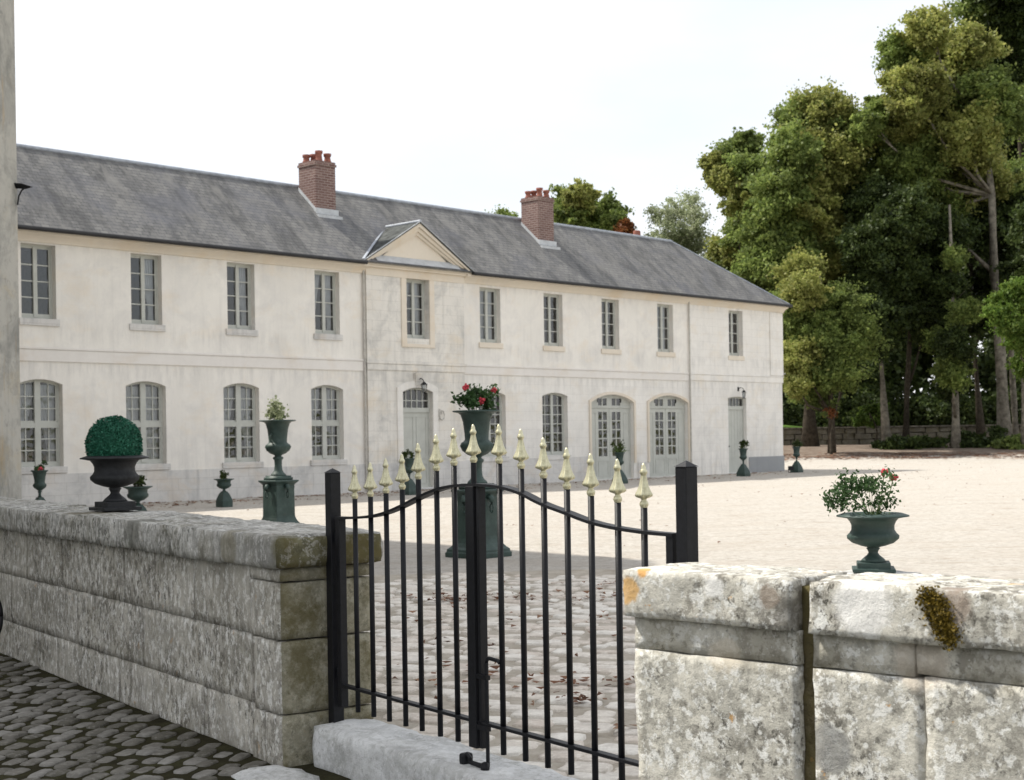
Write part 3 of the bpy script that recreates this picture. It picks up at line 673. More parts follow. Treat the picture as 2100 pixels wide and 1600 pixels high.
# ground stop
p = (GL[0] + D[0] * gt(1.27) - nD[0] * .02, GL[1] + D[1] * gt(1.27) - nD[1] * .02, .102)
r = thing('gate_stop', 'small black iron gate stop fixed on the pale step', 'gate stop', p, gate_rz)
mb = MB(); mb.tube([(-.06, -.015, .0), (-.062, -.015, .03), (-.045, -.015, .045), (-.02, -.015, .03), (-.015, -.015, .015), (.03, -.015, .014), (.07, -.015, .014)], .011, 6); mb.build('hook', 'iron', r)
mb = MB(); mb.box(-.075, -.035, -.04, .015, -.002, .05); mb.build('catch', 'iron', r, bevel=.012)
mb = MB(); mb.lathe([(.018, 0), (.02, .012), (.016, .028), (.006, .034)], 12, c=(.085, -.012)); mb.build('socket', 'iron', r)

# ------------------------------------------------------------------ the long house
H = thing('long_house', 'long two storey cream stone house with grey slate roof and small pediment', 'house', (*HC, 0), TH)
def arch_z(x, c, hw_, zs, rise_):       # height of opening head at x
    if rise_ <= 0: return zs
    Rr = (hw_ * hw_ + rise_ * rise_) / (2 * rise_); return zs + rise_ - Rr + math.sqrt(max(0, Rr * Rr - (x - c) ** 2))
def wall_row(mb, x0, x1, z0, z1, y, ops, depth):
    ops = sorted(o for o in ops if o[0] > x0 and o[0] < x1); cur = x0
    for (c, h, za, zb, rs) in ops:
        a, b_ = c - h, c + h
        mb.poly((cur, y, z0), (a, y, z0), (a, y, z1), (cur, y, z1))
        if za > z0 + .001: mb.poly((a, y, z0), (b_, y, z0), (b_, y, za), (a, y, za))
        n = 12 if rs else 1; X = [a + (b_ - a) * i / n for i in range(n + 1)]; Z = [arch_z(x, c, h, zb, rs) for x in X]
        for i in range(n):
            mb.poly((X[i], y, Z[i]), (X[i + 1], y, Z[i + 1]), (X[i + 1], y, z1), (X[i], y, z1))
            mb.poly((X[i], y, Z[i]), (X[i], y + depth, Z[i]), (X[i + 1], y + depth, Z[i + 1]), (X[i + 1], y, Z[i + 1]))
        mb.poly((a, y, za), (a, y + depth, za), (a, y + depth, zb), (a, y, zb)); mb.poly((b_, y, za), (b_, y, zb), (b_, y + depth, zb), (b_, y + depth, za))
        mb.poly((a, y, za), (b_, y, za), (b_, y + depth, za), (a, y + depth, za)); cur = b_
    mb.poly((cur, y, z0), (x1, y, z0), (x1, y, z1), (cur, y, z1))
up_c = [-37.4, -34.5, -31.62, -28.72, -25.86, -22.95, -19.62, -16.45, -13.50, -10.57, -7.50, -3.14]
UP = [(c, .44 if c < -20 else .46, 4.46, 6.22 if c < -18 else 6.18, 0) for c in up_c]
LOWW = [(-37.4, .57, .97, 2.92, .12), (-34.5, .57, .97, 2.92, .12), (-31.62, .57, .97, 2.92, .12), (-28.78, .57, .97, 2.92, .12), (-25.9, .57, .95, 2.92, .12), (-23.0, .57, .95, 2.92, .12), (-16.42, .60, .90, 2.83, .11), (-13.48, .62, .89, 2.83, .11)]
DOOR = (-19.68, .60, .05, 2.88, .13); CO = [(-10.55, 1.14, .02, 2.64, .27), (-7.40, 1.14, .02, 2.64, .27)]; ED = (-3.12, .60, .03, 2.86, .05)
LOW = LOWW + [DOOR] + CO + [ED]
LEFT, Z1 = -41.0, 6.60; YB = -.10; DEP = .24
mb = MB(); wall_row(mb, LEFT, -21.6, .80, 3.5, 0, LOW, DEP); wall_row(mb, LEFT, -21.6, 3.5, Z1, 0, UP, DEP)
mb.build('wall', 'plaster_upper', H); mb = MB()
wall_row(mb, -17.7, -6.12, 3.5, Z1, 0, UP, DEP)
mb.build('wall', 'plaster_upper', H)
mb = MB(); wall_row(mb, -17.7, -6.12, 0, 3.5, 0, LOW, DEP); mb.build('wall', 'ashlar_end', H)
mb = MB(); wall_row(mb, -21.6, -17.7, 0, 3.5, YB, LOW, DEP + .1); wall_row(mb, -21.6, -17.7, 3.5, Z1 - .01, YB, UP, DEP + .1)
mb.poly((-21.6, YB, 0), (-21.6, YB, Z1), (-21.6, 0, Z1), (-21.6, 0, 0)); mb.poly((-17.7, YB, 0), (-17.7, 0, 0), (-17.7, 0, Z1), (-17.7, YB, Z1)); mb.build('portal_bay', 'ashlar_bay', H)
mb = MB(); wall_row(mb, -6.12, 0, 0, 3.5, -.02, LOW, DEP); wall_row(mb, -6.12, 0, 3.5, Z1, -.02, UP, DEP)
mb.poly((-6.12, -.02, 0), (-6.12, -.02, Z1), (-6.12, 0, Z1), (-6.12, 0, 0)); mb.poly((0, -.02, 0), (0, 4.8, 0), (0, 4.8, Z1), (0, -.02, Z1)); mb.build('end_bay', 'ashlar_end', H)
mb = MB(); mb.poly((LEFT, 0, 0), (LEFT, 0, Z1), (LEFT, 4.8, Z1), (LEFT, 4.8, 0)); mb.poly((LEFT, 4.8, 0), (LEFT, 4.8, Z1), (0, 4.8, Z1), (0, 4.8, 0)); mb.build('back_wall', 'plaster_upper', H)
mb = MB(); mb.poly((LEFT + .3, .35, 3.4), (-.3, .35, 3.4), (-.3, 4.6, 3.4), (LEFT + .3, 4.6, 3.4)); mb.poly((LEFT + .3, .35, .1), (-.3, .35, .1), (-.3, 4.6, .1), (LEFT + .3, 4.6, .1))
for x in (-36, -30.2, -27.3, -24.4, -21.5, -17.8, -15, -12.1, -9, -5.5): mb.poly((x, .4, 0), (x, 4.6, 0), (x, 4.6, 6.5), (x, .4, 6.5))
mb.poly((LEFT + .3, 4.5, 0), (-.3, 4.5, 0), (-.3, 4.5, 6.5), (LEFT + .3, 4.5, 6.5)); mb.build('interior', 'interior_wall', H)
# plinth
pl = MB(); wall_row(pl, LEFT, -21.62, 0, .8, -.03, [], .1); pl.poly((LEFT, -.03, .8), (-21.62, -.03, .8), (-21.62, 0.001, .8), (LEFT, 0.001, .8))
pl.build('plinth', 'plinth', H)
def prow(a, b_, z, y=-.03): pl = MB(); pl.box(a, b_, y, 0.05, 0, z); pl.build('plinth', 'plinth', H)
prow(-17.68, -11.9, .82); prow(-9.2, -8.75, .55)
for a_, b_ in ((-21.58, -20.42), (-18.94, -17.72)): pl = MB(); pl.box(a_, b_, YB - .03, YB + .02, 0, .8); pl.build('plinth', 'plinth', H)
pl = MB(); pl.box(-2.40, .03, -.05, .02, 0, .60); pl.box(-.01, .03, .02, 4.8, 0, .60); pl.build('plinth', 'grey_render', H)['label'] = 'plain grey rendered plinth at the right corner'
# string course
mb = MB(); mb.box(LEFT, -21.62, -.035, .01, 3.46, 3.74); mb.box(LEFT, -21.62, -.055, .01, 3.742, 3.80); mb.build('string_course', 'band_stone', H, bevel=.008)
mb = MB(); mb.box(-17.68, -6.14, -.035, .01, 3.46, 3.70); mb.box(-17.68, -6.14, -.055, .01, 3.702, 3.76); mb.build('string_course', 'band_stone', H, bevel=.008)
mb = MB(); mb.box(-21.62, -17.68, YB - .03, YB + .01, 3.50, 3.68); mb.box(-21.64, -17.66, YB - .05, YB + .01, 3.682, 3.76); mb.build('string_course', 'ashlar_bay', H, bevel=.008)
mb = MB(); mb.box(-6.10, .04, -.05, .0, 3.48, 3.70); mb.box(-6.10, .06, -.07, .0, 3.702, 3.74); mb.build('string_course', 'ashlar_end', H, bevel=.008)
mb = MB(); mb.box(-.85, .045, -.06, .02, 3.76, 6.24); mb.box(-.92, .05, -.066, .02, .61, 3.46) if False else None; mb.build('quoin', 'ashlar_end', H, bevel=.006)
# cornice
def cornice(a, b_, y):
    mb = MB(); prof = [(y + .0, 6.26), (y - .05, 6.26), (y - .06, 6.30), (y - .09, 6.34), (y - .15, 6.39), (y - .24, 6.43), (y - .28, 6.44), (y - .28, 6.50), (y, 6.50)]
    n = len(prof); mb.add([(a, p[0], p[1]) for p in prof] + [(b_, p[0], p[1]) for p in prof], [tuple(range(n)), tuple(range(2 * n - 1, n - 1, -1))] + [(i, n + i, n + (i + 1) % n, (i + 1) % n) for i in range(n)])
    return mb.build('cornice', 'trim_stone', H)
cornice(LEFT, -21.62, 0); cornice(-17.68, .14, 0)
# roof
EO, ZE, ZR, YR = .34, 6.56, 9.0, 2.4
hipx = -3.9
mb = MB()
for dz in (0,):
    mb.poly((LEFT - .3, -EO, ZE), (.17, -EO, ZE), (hipx, YR, ZR), (LEFT - .3, YR, ZR))
    mb.poly((.17, -EO, ZE), (.17, 4.8 + EO, ZE), (hipx, YR, ZR)); mb.poly((LEFT - .3, YR, ZR), (hipx, YR, ZR), (.17, 4.8 + EO, ZE), (LEFT - .3, 4.8 + EO, ZE))
    mb.poly((LEFT - .3, -EO, ZE - .05), (LEFT - .3, YR, ZR - .05), (LEFT - .3, 4.8 + EO, ZE - .05))
    mb.poly((LEFT - .3, -EO, ZE - .03), (LEFT - .3, 4.8 + EO, ZE - .03), (.17, 4.8 + EO, ZE - .03), (.17, -EO, ZE - .03))
roof = mb.build('roof', 'slate', H)
mb = MB(); mb.tube([(LEFT, YR, ZR + .01), (hipx, YR, ZR + .01)], .055, 10); mb.tube([(hipx, YR, ZR + .01), (.15, -EO + .03, ZE + .03)], .028, 8); mb.tube([(hipx, YR, ZR + .01), (.15, 4.8 + EO, ZE + .02)], .028, 8); mb.build('ridge', 'lead', roof)
def gutter(pts):
    mb = MB(); mb.tube(pts, .065, 10, flat=(1, .85)); return mb.build('gutter', 'gutter_metal', H)
gutter([(LEFT, -EO - .03, ZE - .035), (-21.80, -EO - .03, ZE - .035)]); gutter([(-17.55, -EO - .03, ZE - .035), (.20, -EO - .03, ZE - .035)]); gutter([(.21, -EO - .06, ZE - .036), (.21, 5.1, ZE - .036)])
def pipe(x, y, z0, z1):
    mb = MB(); mb.tube([(x, y, z0), (x, y, z1)], .028, 8)
    for z in (1.2, 3.0, 4.9): mb.tube([(x, y, z), (x, y, z + .04)], .036, 8)
    return mb.build('downpipe', 'pipe', H)
pipe(-21.67, -.07, .05, 6.42); pipe(-6.16, -.075, .3, 6.40)
# pediment
xa, xb, xm, zp, za_ = -21.82, -17.50, -19.66, 6.50, 7.86
sl_ = (za_ - zp) / (xm - xa)
mb = MB(); mb.box(-21.62, -17.68, YB - .02, YB + .06, 6.22, 6.44); mb.poly((xa + .35, YB + .02, zp - .03), (xb - .35, YB + .02, zp - .03), (xm, YB + .02, za_ - .2)); ped = mb.build('pediment', 'trim_stone', H)
mb = MB(); mb.box(xa + .06, xb - .06, YB - .12, YB + .08, 6.441, 6.50); mb.box(xa, xb, YB - .19, YB + .08, 6.501, 6.56); mb.build('base_moulding', 'trim_stone', ped)
def rake(w0, w1, y0, y1, name='raking_cornice'):
    mb = MB()
    for sgn in (-1, 1):
        hx = (xm - xa); P = []
        for (d) in (w0, w1):
            P.append(((xm + sgn * (hx - d * .9), zp + .062 + d * .0), (xm, za_ - d * 1.12)))
        (a0, a1), (b0, b1) = P
        q = [(a0[0], a0[1]), (a1[0], a1[1]), (b1[0], b1[1]), (b0[0], b0[1])]
        f_ = [(x, y0, z) for x, z in q]; k = [(x, y1, z) for x, z in q]
        mb.add(f_ + k, [(0, 1, 2, 3), (7, 6, 5, 4), (0, 4, 5, 1), (1, 5, 6, 2), (2, 6, 7, 3), (3, 7, 4, 0)])
    return mb.build(name, 'trim_stone', ped)
rake(0, .10, YB - .19, YB + .06); rake(.105, .21, YB - .12, YB + .06); rake(.215, .30, YB - .05, YB + .04)
yb = (za_ + .02 - ZE) / (ZR - ZE) * (YR + EO) - EO
mb = MB()
for xe in (xa - .06, xb + .06):
    pts = [(xe, YB - .23, zp + .07), (xm, YB - .23, za_ + .035), (xm, yb + .05, za_ + .035), (xe, -EO + .02, zp + .07)]
    if xe > xm: pts = pts[::-1]
    mb.poly(*pts); mb.poly(*[(x, y, z - .03) for x, y, z in pts[::-1]])
mb.poly((xa - .06, YB - .23, zp + .07), (xa - .06, YB - .23, zp + .04), (xm, YB - .23, za_ + .005), (xm, YB - .23, za_ + .035)); mb.poly((xb + .06, YB - .23, zp + .07), (xm, YB - .23, za_ + .035), (xm, YB - .23, za_ + .005), (xb + .06, YB - .23, zp + .04))
mb.build('pediment_roof', 'old_slate', ped)
mb = MB(); mb.tube([(xm, YB - .23, za_ + .05), (xm, yb + .1, za_ + .05)], .045, 8)
mb.tube([(xa - .1, -EO - .02, zp + .12), (xm, yb + .1, za_ + .06)], .03, 6, flat=(1.4, .4)); mb.tube([(xb + .1, -EO - .02, zp + .12), (xm, yb + .1, za_ + .06)], .03, 6, flat=(1.4, .4)); mb.build('lead_flashing', 'lead', ped)
mb = MB(); mb.poly((xa + .5, -.30, 6.615), (xb - .5, -.30, 6.615), (xb - .5, -.084, 6.82), (xa + .5, -.084, 6.82)); mb.build('apron_flashing', 'lead_pale', ped)
mb = MB()
for sgn in (-1, 1):
    hx = xm - xa
    mb.tube([(xm + sgn * (hx + .05), YB - .22, zp + .085), (xm, YB - .22, za_ + .05)], .014, 6)
mb.build('lead_edge', 'lead_pale', ped)

# chimneys
def roofz(y): return ZE + (y + EO) / (YR + EO) * (ZR - ZE)
def chimney(x0, x1, ztop, npots, y0):
    y1 = y0 + .78
    mb = MB(); mb.box(x0, x1, y0, y1, 7.9, ztop - .14); mb.box(x0 - .03, x1 + .03, y0 - .03, y1 + .03, ztop - .138, ztop - .07); mb.box(x0 - .005, x1 + .005, y0 - .005, y1 + .005, ztop - .0695, ztop)
    ch = mb.build('chimney', 'brick', roof)
    mb = MB(); mb.box(x0 - .045, x1 + .045, y0 - .08, y0 + .05, roofz(y0 - .05) - .1, roofz(y0) + .10); mb.box(x0 - .08, x1 + .08, y0 - .22, y0 - .075, roofz(y0 - .2) - .12, roofz(y0 - .15) + .025)
    for xx in (x0, x1):
        q = [(y0 - .05, roofz(y0 - .05) - .1), (y1, roofz(y1) - .1), (y1, roofz(y1) + .10), (y0 - .05, roofz(y0 - .05) + .10)]
        a, b_ = xx - .02, xx + .02
        mb.add([(a, y, z) for y, z in q] + [(b_, y, z) for y, z in q], [(3, 2, 1, 0), (4, 5, 6, 7), (0, 1, 5, 4), (1, 2, 6, 5), (2, 3, 7, 6), (3, 0, 4, 7)])
    mb.build('lead_flashing', 'lead_pale', ch)
    for k in range(npots):
        y = y0 + (.60, .56, .24, .18)[k]; x = (x0 + x1) / 2 + (-.22, .02, -.04, .23)[k]
        mb = MB(); hh = (.24, .28, .33, .27)[k]; mb.lathe([(.11, ztop - .01), (.12, ztop + .03), (.105, ztop + .06), (.085, ztop + hh - .1), (.115, ztop + hh - .07), (.12, ztop + hh), (.085, ztop + hh + .003), (.08, ztop + hh - .05)], 14, c=(x, y)); mb.build('chimney_pot', 'terracotta', ch, smooth=True)
    return ch
chimney(-22.14, -21.40, 9.66, 4, 1.45); chimney(-12.68, -11.90, 9.66, 4, 1.35)
mb = MB(); mb.lathe([(.12, 8.6), (.12, 9.05), (.15, 9.1), (.14, 9.32), (.1, 9.34)], 12, c=(-5.4, 2.9)); mb.build('chimney_pot', 'terracotta', roof); mb = MB(); mb.lathe([(.09, 8.6), (.09, 8.95), (.11, 9.0), (.11, 9.15), (.08, 9.17)], 12, c=(-6.2, 3.0)); mb.build('chimney_pot', 'terracotta', roof)

# ---- joinery
def head(x, o): return arch_z(x, o[0], o[1], o[3], o[4])
def frame_outline(mb, o, y, wdt, dep, bottom=True):
    c, h, za, zb, rs = o; a, b_ = c - h, c + h
    mb.box(a, a + wdt, y, y + dep, za, head(a + wdt * .5, o)); mb.box(b_ - wdt, b_, y, y + dep, za, head(b_ - wdt * .5, o))
    if bottom: mb.box(a + wdt, b_ - wdt, y, y + dep, za, za + wdt * 1.3)
    n = 10 if rs else 1; X = [a + wdt + (b_ - a - 2 * wdt) * i / n for i in range(n + 1)]
    for i in range(n):
        x0, x1 = X[i], X[i + 1]; z0, z1 = head(x0, o), head(x1, o)
        v = [(x0, y, z0 - wdt), (x1, y, z1 - wdt), (x1, y, z1), (x0, y, z0)]; mb.add(v + [(p[0], y + dep, p[2]) for p in v], [(0, 1, 2, 3), (7, 6, 5, 4), (0, 4, 5, 1)])
def pane_sheet(o, y, parent, a=None, b_=None, za=None, zb=None):
    c, h, z0, z1, rs = o; mb = MB(); a = a if a is not None else c - h + .02; b_ = b_ if b_ is not None else c + h - .02; za = z0 + .02 if za is None else za
    top = [(a + (b_ - a) * i / 8, y, (head(a + (b_ - a) * i / 8, o) - .02) if zb is None else zb) for i in range(9)]
    mb.poly((a, y, za), (b_, y, za), *top[::-1]); return mb.build('pane', 'window_glass', parent)
def curtain(parent, x0, x1, z0, z1, y, shape):
    mb = MB(); nx, nz = 26, 12; w_ = x1 - x0
    for side_ in ((0, 1) if shape != 'R' else (1,)):
        if shape == 'L' and side_ == 1: continue
        o = len(mb.v)
        for j in range(nz + 1):
            t = j / nz; z = z1 - (z1 - z0) * t
            wd = w_ * (.50 * (1 - .62 * min(1, t * 1.25) ** 1.2) if shape != 'F' else .52) + (.05 * w_ * max(0, t - .8) * 5 if shape != 'F' else 0)
            for i in range(nx + 1):
                u = i / nx; x = x0 + wd * u if side_ == 0 else x1 - wd * u
                mb.v.append((x, y + .022 * math.sin(u * 34 + t) * (1 if shape != 'F' else .8), z))
        for j in range(nz):
            for i in range(nx):
                q = o + j * (nx + 1) + i; mb.f.append((q, q + 1, q + nx + 2, q + nx + 1))
    return mb.build('curtain', 'curtain', parent, smooth=True)
def upper_window(o, cur, y=.17):
    c, h, za, zb, rs = o; mb = MB(); fw = .045; frame_outline(mb, o, y, fw, .07)
    mb.box(c - .05, c + .05, y - .012, y + .06, za + .05, zb - fw)
    for s in (-1, 1):
        x0, x1 = (c - h + fw, c - .05) if s < 0 else (c + .05, c + h - fw)
        ox = x0 if s < 0 else x1 - .04; mb.box(ox, ox + .04, y + .012, y + .055, za + .05, zb - fw)
        mb.box(x0, x1, y + .011, y + .056, za + .05, za + .13); mb.box(x0, x1, y + .011, y + .056, zb - fw - .045, zb - fw)
        for k in (1, 2, 3):
            z = za + .13 + (zb - fw - .045 - za - .13) * k / 4; mb.box(x0, x1, y + .016, y + .05, z - .014, z + .014)
    w_ = mb.build('window', 'joinery', H); pane_sheet(o, y + .034, w_)
    if cur: curtain(w_, c - h + .05, c + h - .05, za + .05, zb - .03, y + .15, cur)
    mb = MB(); mb.box(c - h - .07, c + h + .07, -.045, .16, za - .16, za + .004); s_ = mb.build('sill', 'trim_stone' if c > -18 else 'plinth', w_, bevel=.008)
    return w_
curs = ['', '', '', 'R', 'F', 'B', 'B', 'B', '', '', '', 'L']
curs = ['', '', '', 'R', 'R', 'B', 'B', 'F', '', '', 'F', '']
for o, cu in zip(UP, curs):
    yy = .17 if abs(o[0] + 19.62) > .1 else .10
    w_ = upper_window(o, cu, yy)
mb = MB()        # surround of the portal bay window
c, h = -19.62, .46
mb.box(c - h - .20, c - h - .002, YB - .035, YB + .02, 4.20, 6.215); mb.box(c + h + .002, c + h + .20, YB - .035, YB + .02, 4.20, 6.215); mb.box(c - h - .002, c + h + .002, YB - .035, YB + .02, 4.20, 4.30); mb.build('window_surround', 'trim_stone', H, bevel=.006)
def low_window(o, cur, transom, y=.16):
    c, h, za, zb, rs = o; mb = MB(); fw = .06; frame_outline(mb, o, y, fw, .08); top = zb + rs
    rows = [(za + .08, 1.90), (2.02, None)] if transom else [(za + .08, None)]
    if transom:
        mb.box(c - .075, c + .075, y - .02, y + .07, za + .05, head(c, o) - .03); mb.box(c - h + fw, c - .075, y - .016, y + .068, 1.895, 2.015); mb.box(c + .075, c + h - fw, y - .016, y + .068, 1.895, 2.015); mw = .075
    else: mw = .055; mb.box(c - mw, c + mw, y - .015, y + .07, za + .05, head(c, o) - .03)
    for s in (-1, 1):
        x0, x1 = (c - h + fw, c - mw) if s < 0 else (c + mw, c + h - fw); ox = x0 if s < 0 else x1 - .035
        mb.box(ox, ox + .035, y + .012, y + .055, za + .05, head(ox + .02, o) - .04)
        xm_ = (x0 + x1) / 2
        mb.box(xm_ - .013, xm_ + .013, y + .018, y + .05, za + .05, head(xm_, o) - .04)
        for (r0, r1) in rows:
            r1_ = r1 if r1 else min(head(x0, o), head(x1, o)) - .02; nr = 3 if transom else 6
            if r1 or True:
                mb.box(x0, x1, y + .0125, y + .0545, r0 - .03, r0 + .045)
            for k in range(1, nr):
                z = r0 + .045 + (r1_ - r0 - .045) * k / nr; mb.box(x0, x1, y + .0165, y + .0495, z - .013, z + .013)
    w_ = mb.build('window', 'joinery', H); pane_sheet(o, y + .034, w_)
    if cur: curtain(w_, c - h + .05, c + h - .05, za + .05, zb, y + .16, cur)
    mb = MB(); mb.box(c - h - .08, c + h + .08, -.06, .155, za - .15, za + .004); mb.build('sill', 'plinth', w_, bevel=.01)
for i, o in enumerate(LOWW): low_window(o, ('B', 'B', 'B', 'F', 'B', 'B', '', '')[i], i < 6)
# entrance door
def panel_frame(mb, x0, x1, z0, z1, y):
    t = .02
    mb.box(x0, x1, y - .014, y, z0, z0 + t); mb.box(x0, x1, y - .014, y, z1 - t, z1); mb.box(x0, x0 + t, y - .014, y, z0 + t, z1 - t); mb.box(x1 - t, x1, y - .014, y, z0 + t, z1 - t)
def entrance(o, y, name, tr0, cols, rows, panels, label):
    c, h, za, zb, rs = o; mb = MB(); frame_outline(mb, o, y - .02, .05, .08, False)
    mb.box(c - h + .05, c + h - .05, y, y + .05, za, tr0 - .16); 
    if panels == 2:
        for s in (-1, 1): panel_frame(mb, c + s * .26 - .20, c + s * .26 + .20, za + .85, tr0 - .28, y); panel_frame(mb, c + s * .26 - .20, c + s * .26 + .20, za + .12, za + .72, y)
    else:
        for k in range(-2, 3): mb.box(c + k * .2 - .004, c + k * .2 + .004, y - .006, y, za + .02, tr0 - .2)
    mb.box(c - h + .05, c + h - .05, y - .035, y + .055, tr0 - .158, tr0 - .02)
    d = mb.build('door', 'joinery', H); d['label'] = label
    fr = MB(); z0 = tr0 - .0195
    for k in range(1, cols): x = c - h + .05 + (2 * h - .1) * k / cols; fr.box(x - .014, x + .014, y, y + .04, z0, head(x, o) - .04)
    for k in range(1, rows): z = z0 + (zb - .04 - z0) * k / rows; fr.box(c - h + .05, c + h - .05, y + .0015, y + .0385, z - .014, z + .014)
    fr.build('fanlight', 'joinery', d)
    pane_sheet(o, y + .022, d, c - h + .04, c + h - .04, z0, None)
    mb = MB(); mb.ball((c - h + .16, y - .05, 1.0 + za), .032); mb.tube([(c - h + .16, y - .05, 1 + za), (c - h + .16, y, 1 + za)], .012, 8); mb.build('handle', 'iron', d)
    mb = MB(); mb.box(c - h - .05, c + h + .05, y - .30, y + .1, 0.0, za - .002); mb.build('threshold', 'step_stone', d, bevel=.01)
entrance(DOOR, .05, 'door', 2.44, 5, 2, 2, 'panelled grey green door with a two row fanlight')
entrance(ED, .13, 'door', 2.58, 5, 1, 0, 'plain grey green boarded door at the right end bay')
# arched moulding round the door and coach doors
def arch_mould(o, y, w_, t, mat='trim_stone', zfoot=.0, name='arch_surround'):
    c, h, za, zb, rs = o; mb = MB(); pts = []
    n = 20
    inner = [(c - h - .003, zfoot)] + [(c - h - .003 + (2 * h + .006) * i / n, arch_z(c - h + 2 * h * i / n, c, h, zb, rs) + .003) for i in range(n + 1)] + [(c + h + .003, zfoot)]
    h2 = h + w_; outer = [(c - h2, zfoot)] + [(c - h2 + 2 * h2 * i / n, arch_z(c - h2 + 2 * h2 * i / n, c, h2, zb + w_ * .6, rs + w_ * .35)) for i in range(n + 1)] + [(c + h2, zfoot)]
    for i in range(len(inner) - 1):
        a, b_, d, e = inner[i], inner[i + 1], outer[i + 1], outer[i]
        q = [(a[0], y - t, a[1]), (b_[0], y - t, b_[1]), (d[0], y - t, d[1]), (e[0], y - t, e[1])]; k = [(p[0], y, p[2]) for p in q]
        mb.add(q + k, [(3, 2, 1, 0), (2, 3, 7, 6), (0, 1, 5, 4)])
    return mb.build(name, mat, H)
arch_mould((DOOR[0], DOOR[1], .05, DOOR[3], DOOR[4]), YB, .22, .03, 'ashlar_end', .82)
mb = MB(); mb.add([(-19.82, YB - .12, 3.44), (-19.52, YB - .12, 3.44), (-19.54, YB - .05, 3.06), (-19.78, YB - .05, 3.06), (-19.82, YB + .0, 3.44), (-19.52, YB + .0, 3.44), (-19.54, YB + .0, 3.06), (-19.78, YB + .0, 3.06)], [(0, 1, 2, 3)[::-1], (4, 5, 1, 0)[::-1], (3, 2, 6, 7)[::-1], (0, 3, 7, 4)[::-1], (1, 5, 6, 2)[::-1]]); mb.build('keystone', 'ashlar_bay', H)
for o in CO: arch_mould(o, 0, .10, .05, 'trim_stone', .55)
# coach doors
for o in CO:
    c, h, za, zb, rs = o; y = .13; mb = MB(); a, b_ = c - h, c + h; T = .05
    gx = [(c - .595, c - .135), (c + .135, c + .595)]; gz = (.80, 2.32); tz = (2.54, 2.78)
    def slab(x0, x1, z0, z1): mb.box(x0, x1, y, y + T, z0, z1)
    slab(a, gx[0][0], za, tz[0] - .09); slab(gx[0][1], gx[1][0], gz[0], gz[1]); slab(gx[1][1], b_, za, tz[0] - .09); slab(gx[0][0], gx[1][1], za, gz[0]); slab(gx[0][0], gx[1][1], gz[1], tz[0] - .09)
    mb.box(a, b_, y - .03, y + T, tz[0] - .088, tz[0] - .02); mb.box(c - .012, c + .012, y - .012, y, za + .02, tz[0] - .09)
    slab(a, gx[0][0], tz[0] - .019, min(zb, 3)); slab(gx[1][1], b_, tz[0] - .019, zb); slab(gx[0][1], gx[1][0], tz[0] - .019, tz[1]); slab(gx[0][0], gx[0][1], tz[0] - .019, tz[0]); slab(gx[1][0], gx[1][1], tz[0] - .019, tz[0])
    n = 14
    for i in range(n):       # arched head above the small lights
        x0, x1 = a + 2 * h * i / n, a + 2 * h * (i + 1) / n; xc = (x0 + x1) / 2; lo = zb if (xc < gx[0][0] or xc > gx[1][1]) else tz[1]
        zl0 = min(head(x0, o), head(x1, o))
        mb.poly((x0, y, min(lo, zl0)), (x1, y, min(lo, zl0)), (x1, y, head(x1, o)), (x0, y, head(x0, o)))
    for s in (-1, 1): panel_frame(mb, c + s * .365 - .26, c + s * .365 + .26, .12, .66, y); panel_frame(mb, c + s * .90 - .16, c + s * .90 + .16, .12, 2.3, y)
    d = mb.build('coach_door', 'joinery', H)
    fr = MB()
    for (x0, x1) in gx:
        xc = (x0 + x1) / 2; fr.box(xc - .024, xc + .024, y + .006, y + .04, gz[0], gz[1]); fr.box(xc - .024, xc + .024, y + .006, y + .04, tz[0], tz[1])
        for k in range(1, 5): z = gz[0] + (gz[1] - gz[0]) * k / 5; fr.box(x0, x1, y + .008, y + .038, z - .019, z + .019)
    fr.build('glazing_bars', 'joinery', d)
    g = MB()
    for (x0, x1) in gx: g.poly((x0, y + .025, gz[0]), (x1, y + .025, gz[0]), (x1, y + .025, gz[1]), (x0, y + .025, gz[1])); g.poly((x0, y + .025, tz[0]), (x1, y + .025, tz[0]), (x1, y + .025, tz[1]), (x0, y + .025, tz[1]))
    g.build('pane', 'window_glass', d)
    mb = MB(); mb.box(a - .1, b_ + .1, -.12, .2, 0, za - .002); mb.build('threshold', 'plinth', d)
# wall lanterns
def lantern(x, z, y, label, s=1.0):
    p = hw(x, y); r = thing('wall_lantern', label, 'lantern', (p[0], p[1], z), TH, 'black lanterns over the doors')
    mb = MB(); mb.tube([(0, .12, .10), (0, 0, .16), (0, -.10, .12), (0, -.14, .04)], .014 * s, 8); mb.box(-.04, .04, .10, .125, .02, .18); mb.build('bracket', 'iron', r)
    mb = MB(); mb.lathe([(.02, .06), (.10 * s, -.02), (.11 * s, -.03), (.10 * s, -.035)], 8, c=(0, -.14)); mb.lathe([(.05 * s, -.27), (.055 * s, -.25), (.085 * s, -.036)], 8, c=(0, -.14)) if False else None
    mb.build('hood', 'iron', r)
    mb = MB()
    for k in range(4):
        a = math.pi / 4 + k * math.pi / 2; mb.tube([(.085 * s * math.cos(a), -.14 + .085 * s * math.sin(a), -.035), (.055 * s * math.cos(a), -.14 + .055 * s * math.sin(a), -.24)], .007, 5)
    mb.lathe([(.058 * s, -.26), (.06 * s, -.24), (.03 * s, -.235)], 8, c=(0, -.14)); mb.build('cage', 'iron', r)
    mb = MB(); mb.lathe([(.045 * s, -.235), (.072 * s, -.04)], 8, c=(0, -.14)); mb.build('glass', 'window_glass', r)
lantern(-19.66, 3.12, YB - .13, 'black lantern hung below the keystone over the panelled entrance door')
lantern(-3.05, 3.10, -.14, 'small black lantern over the plain door of the end bay', .8)
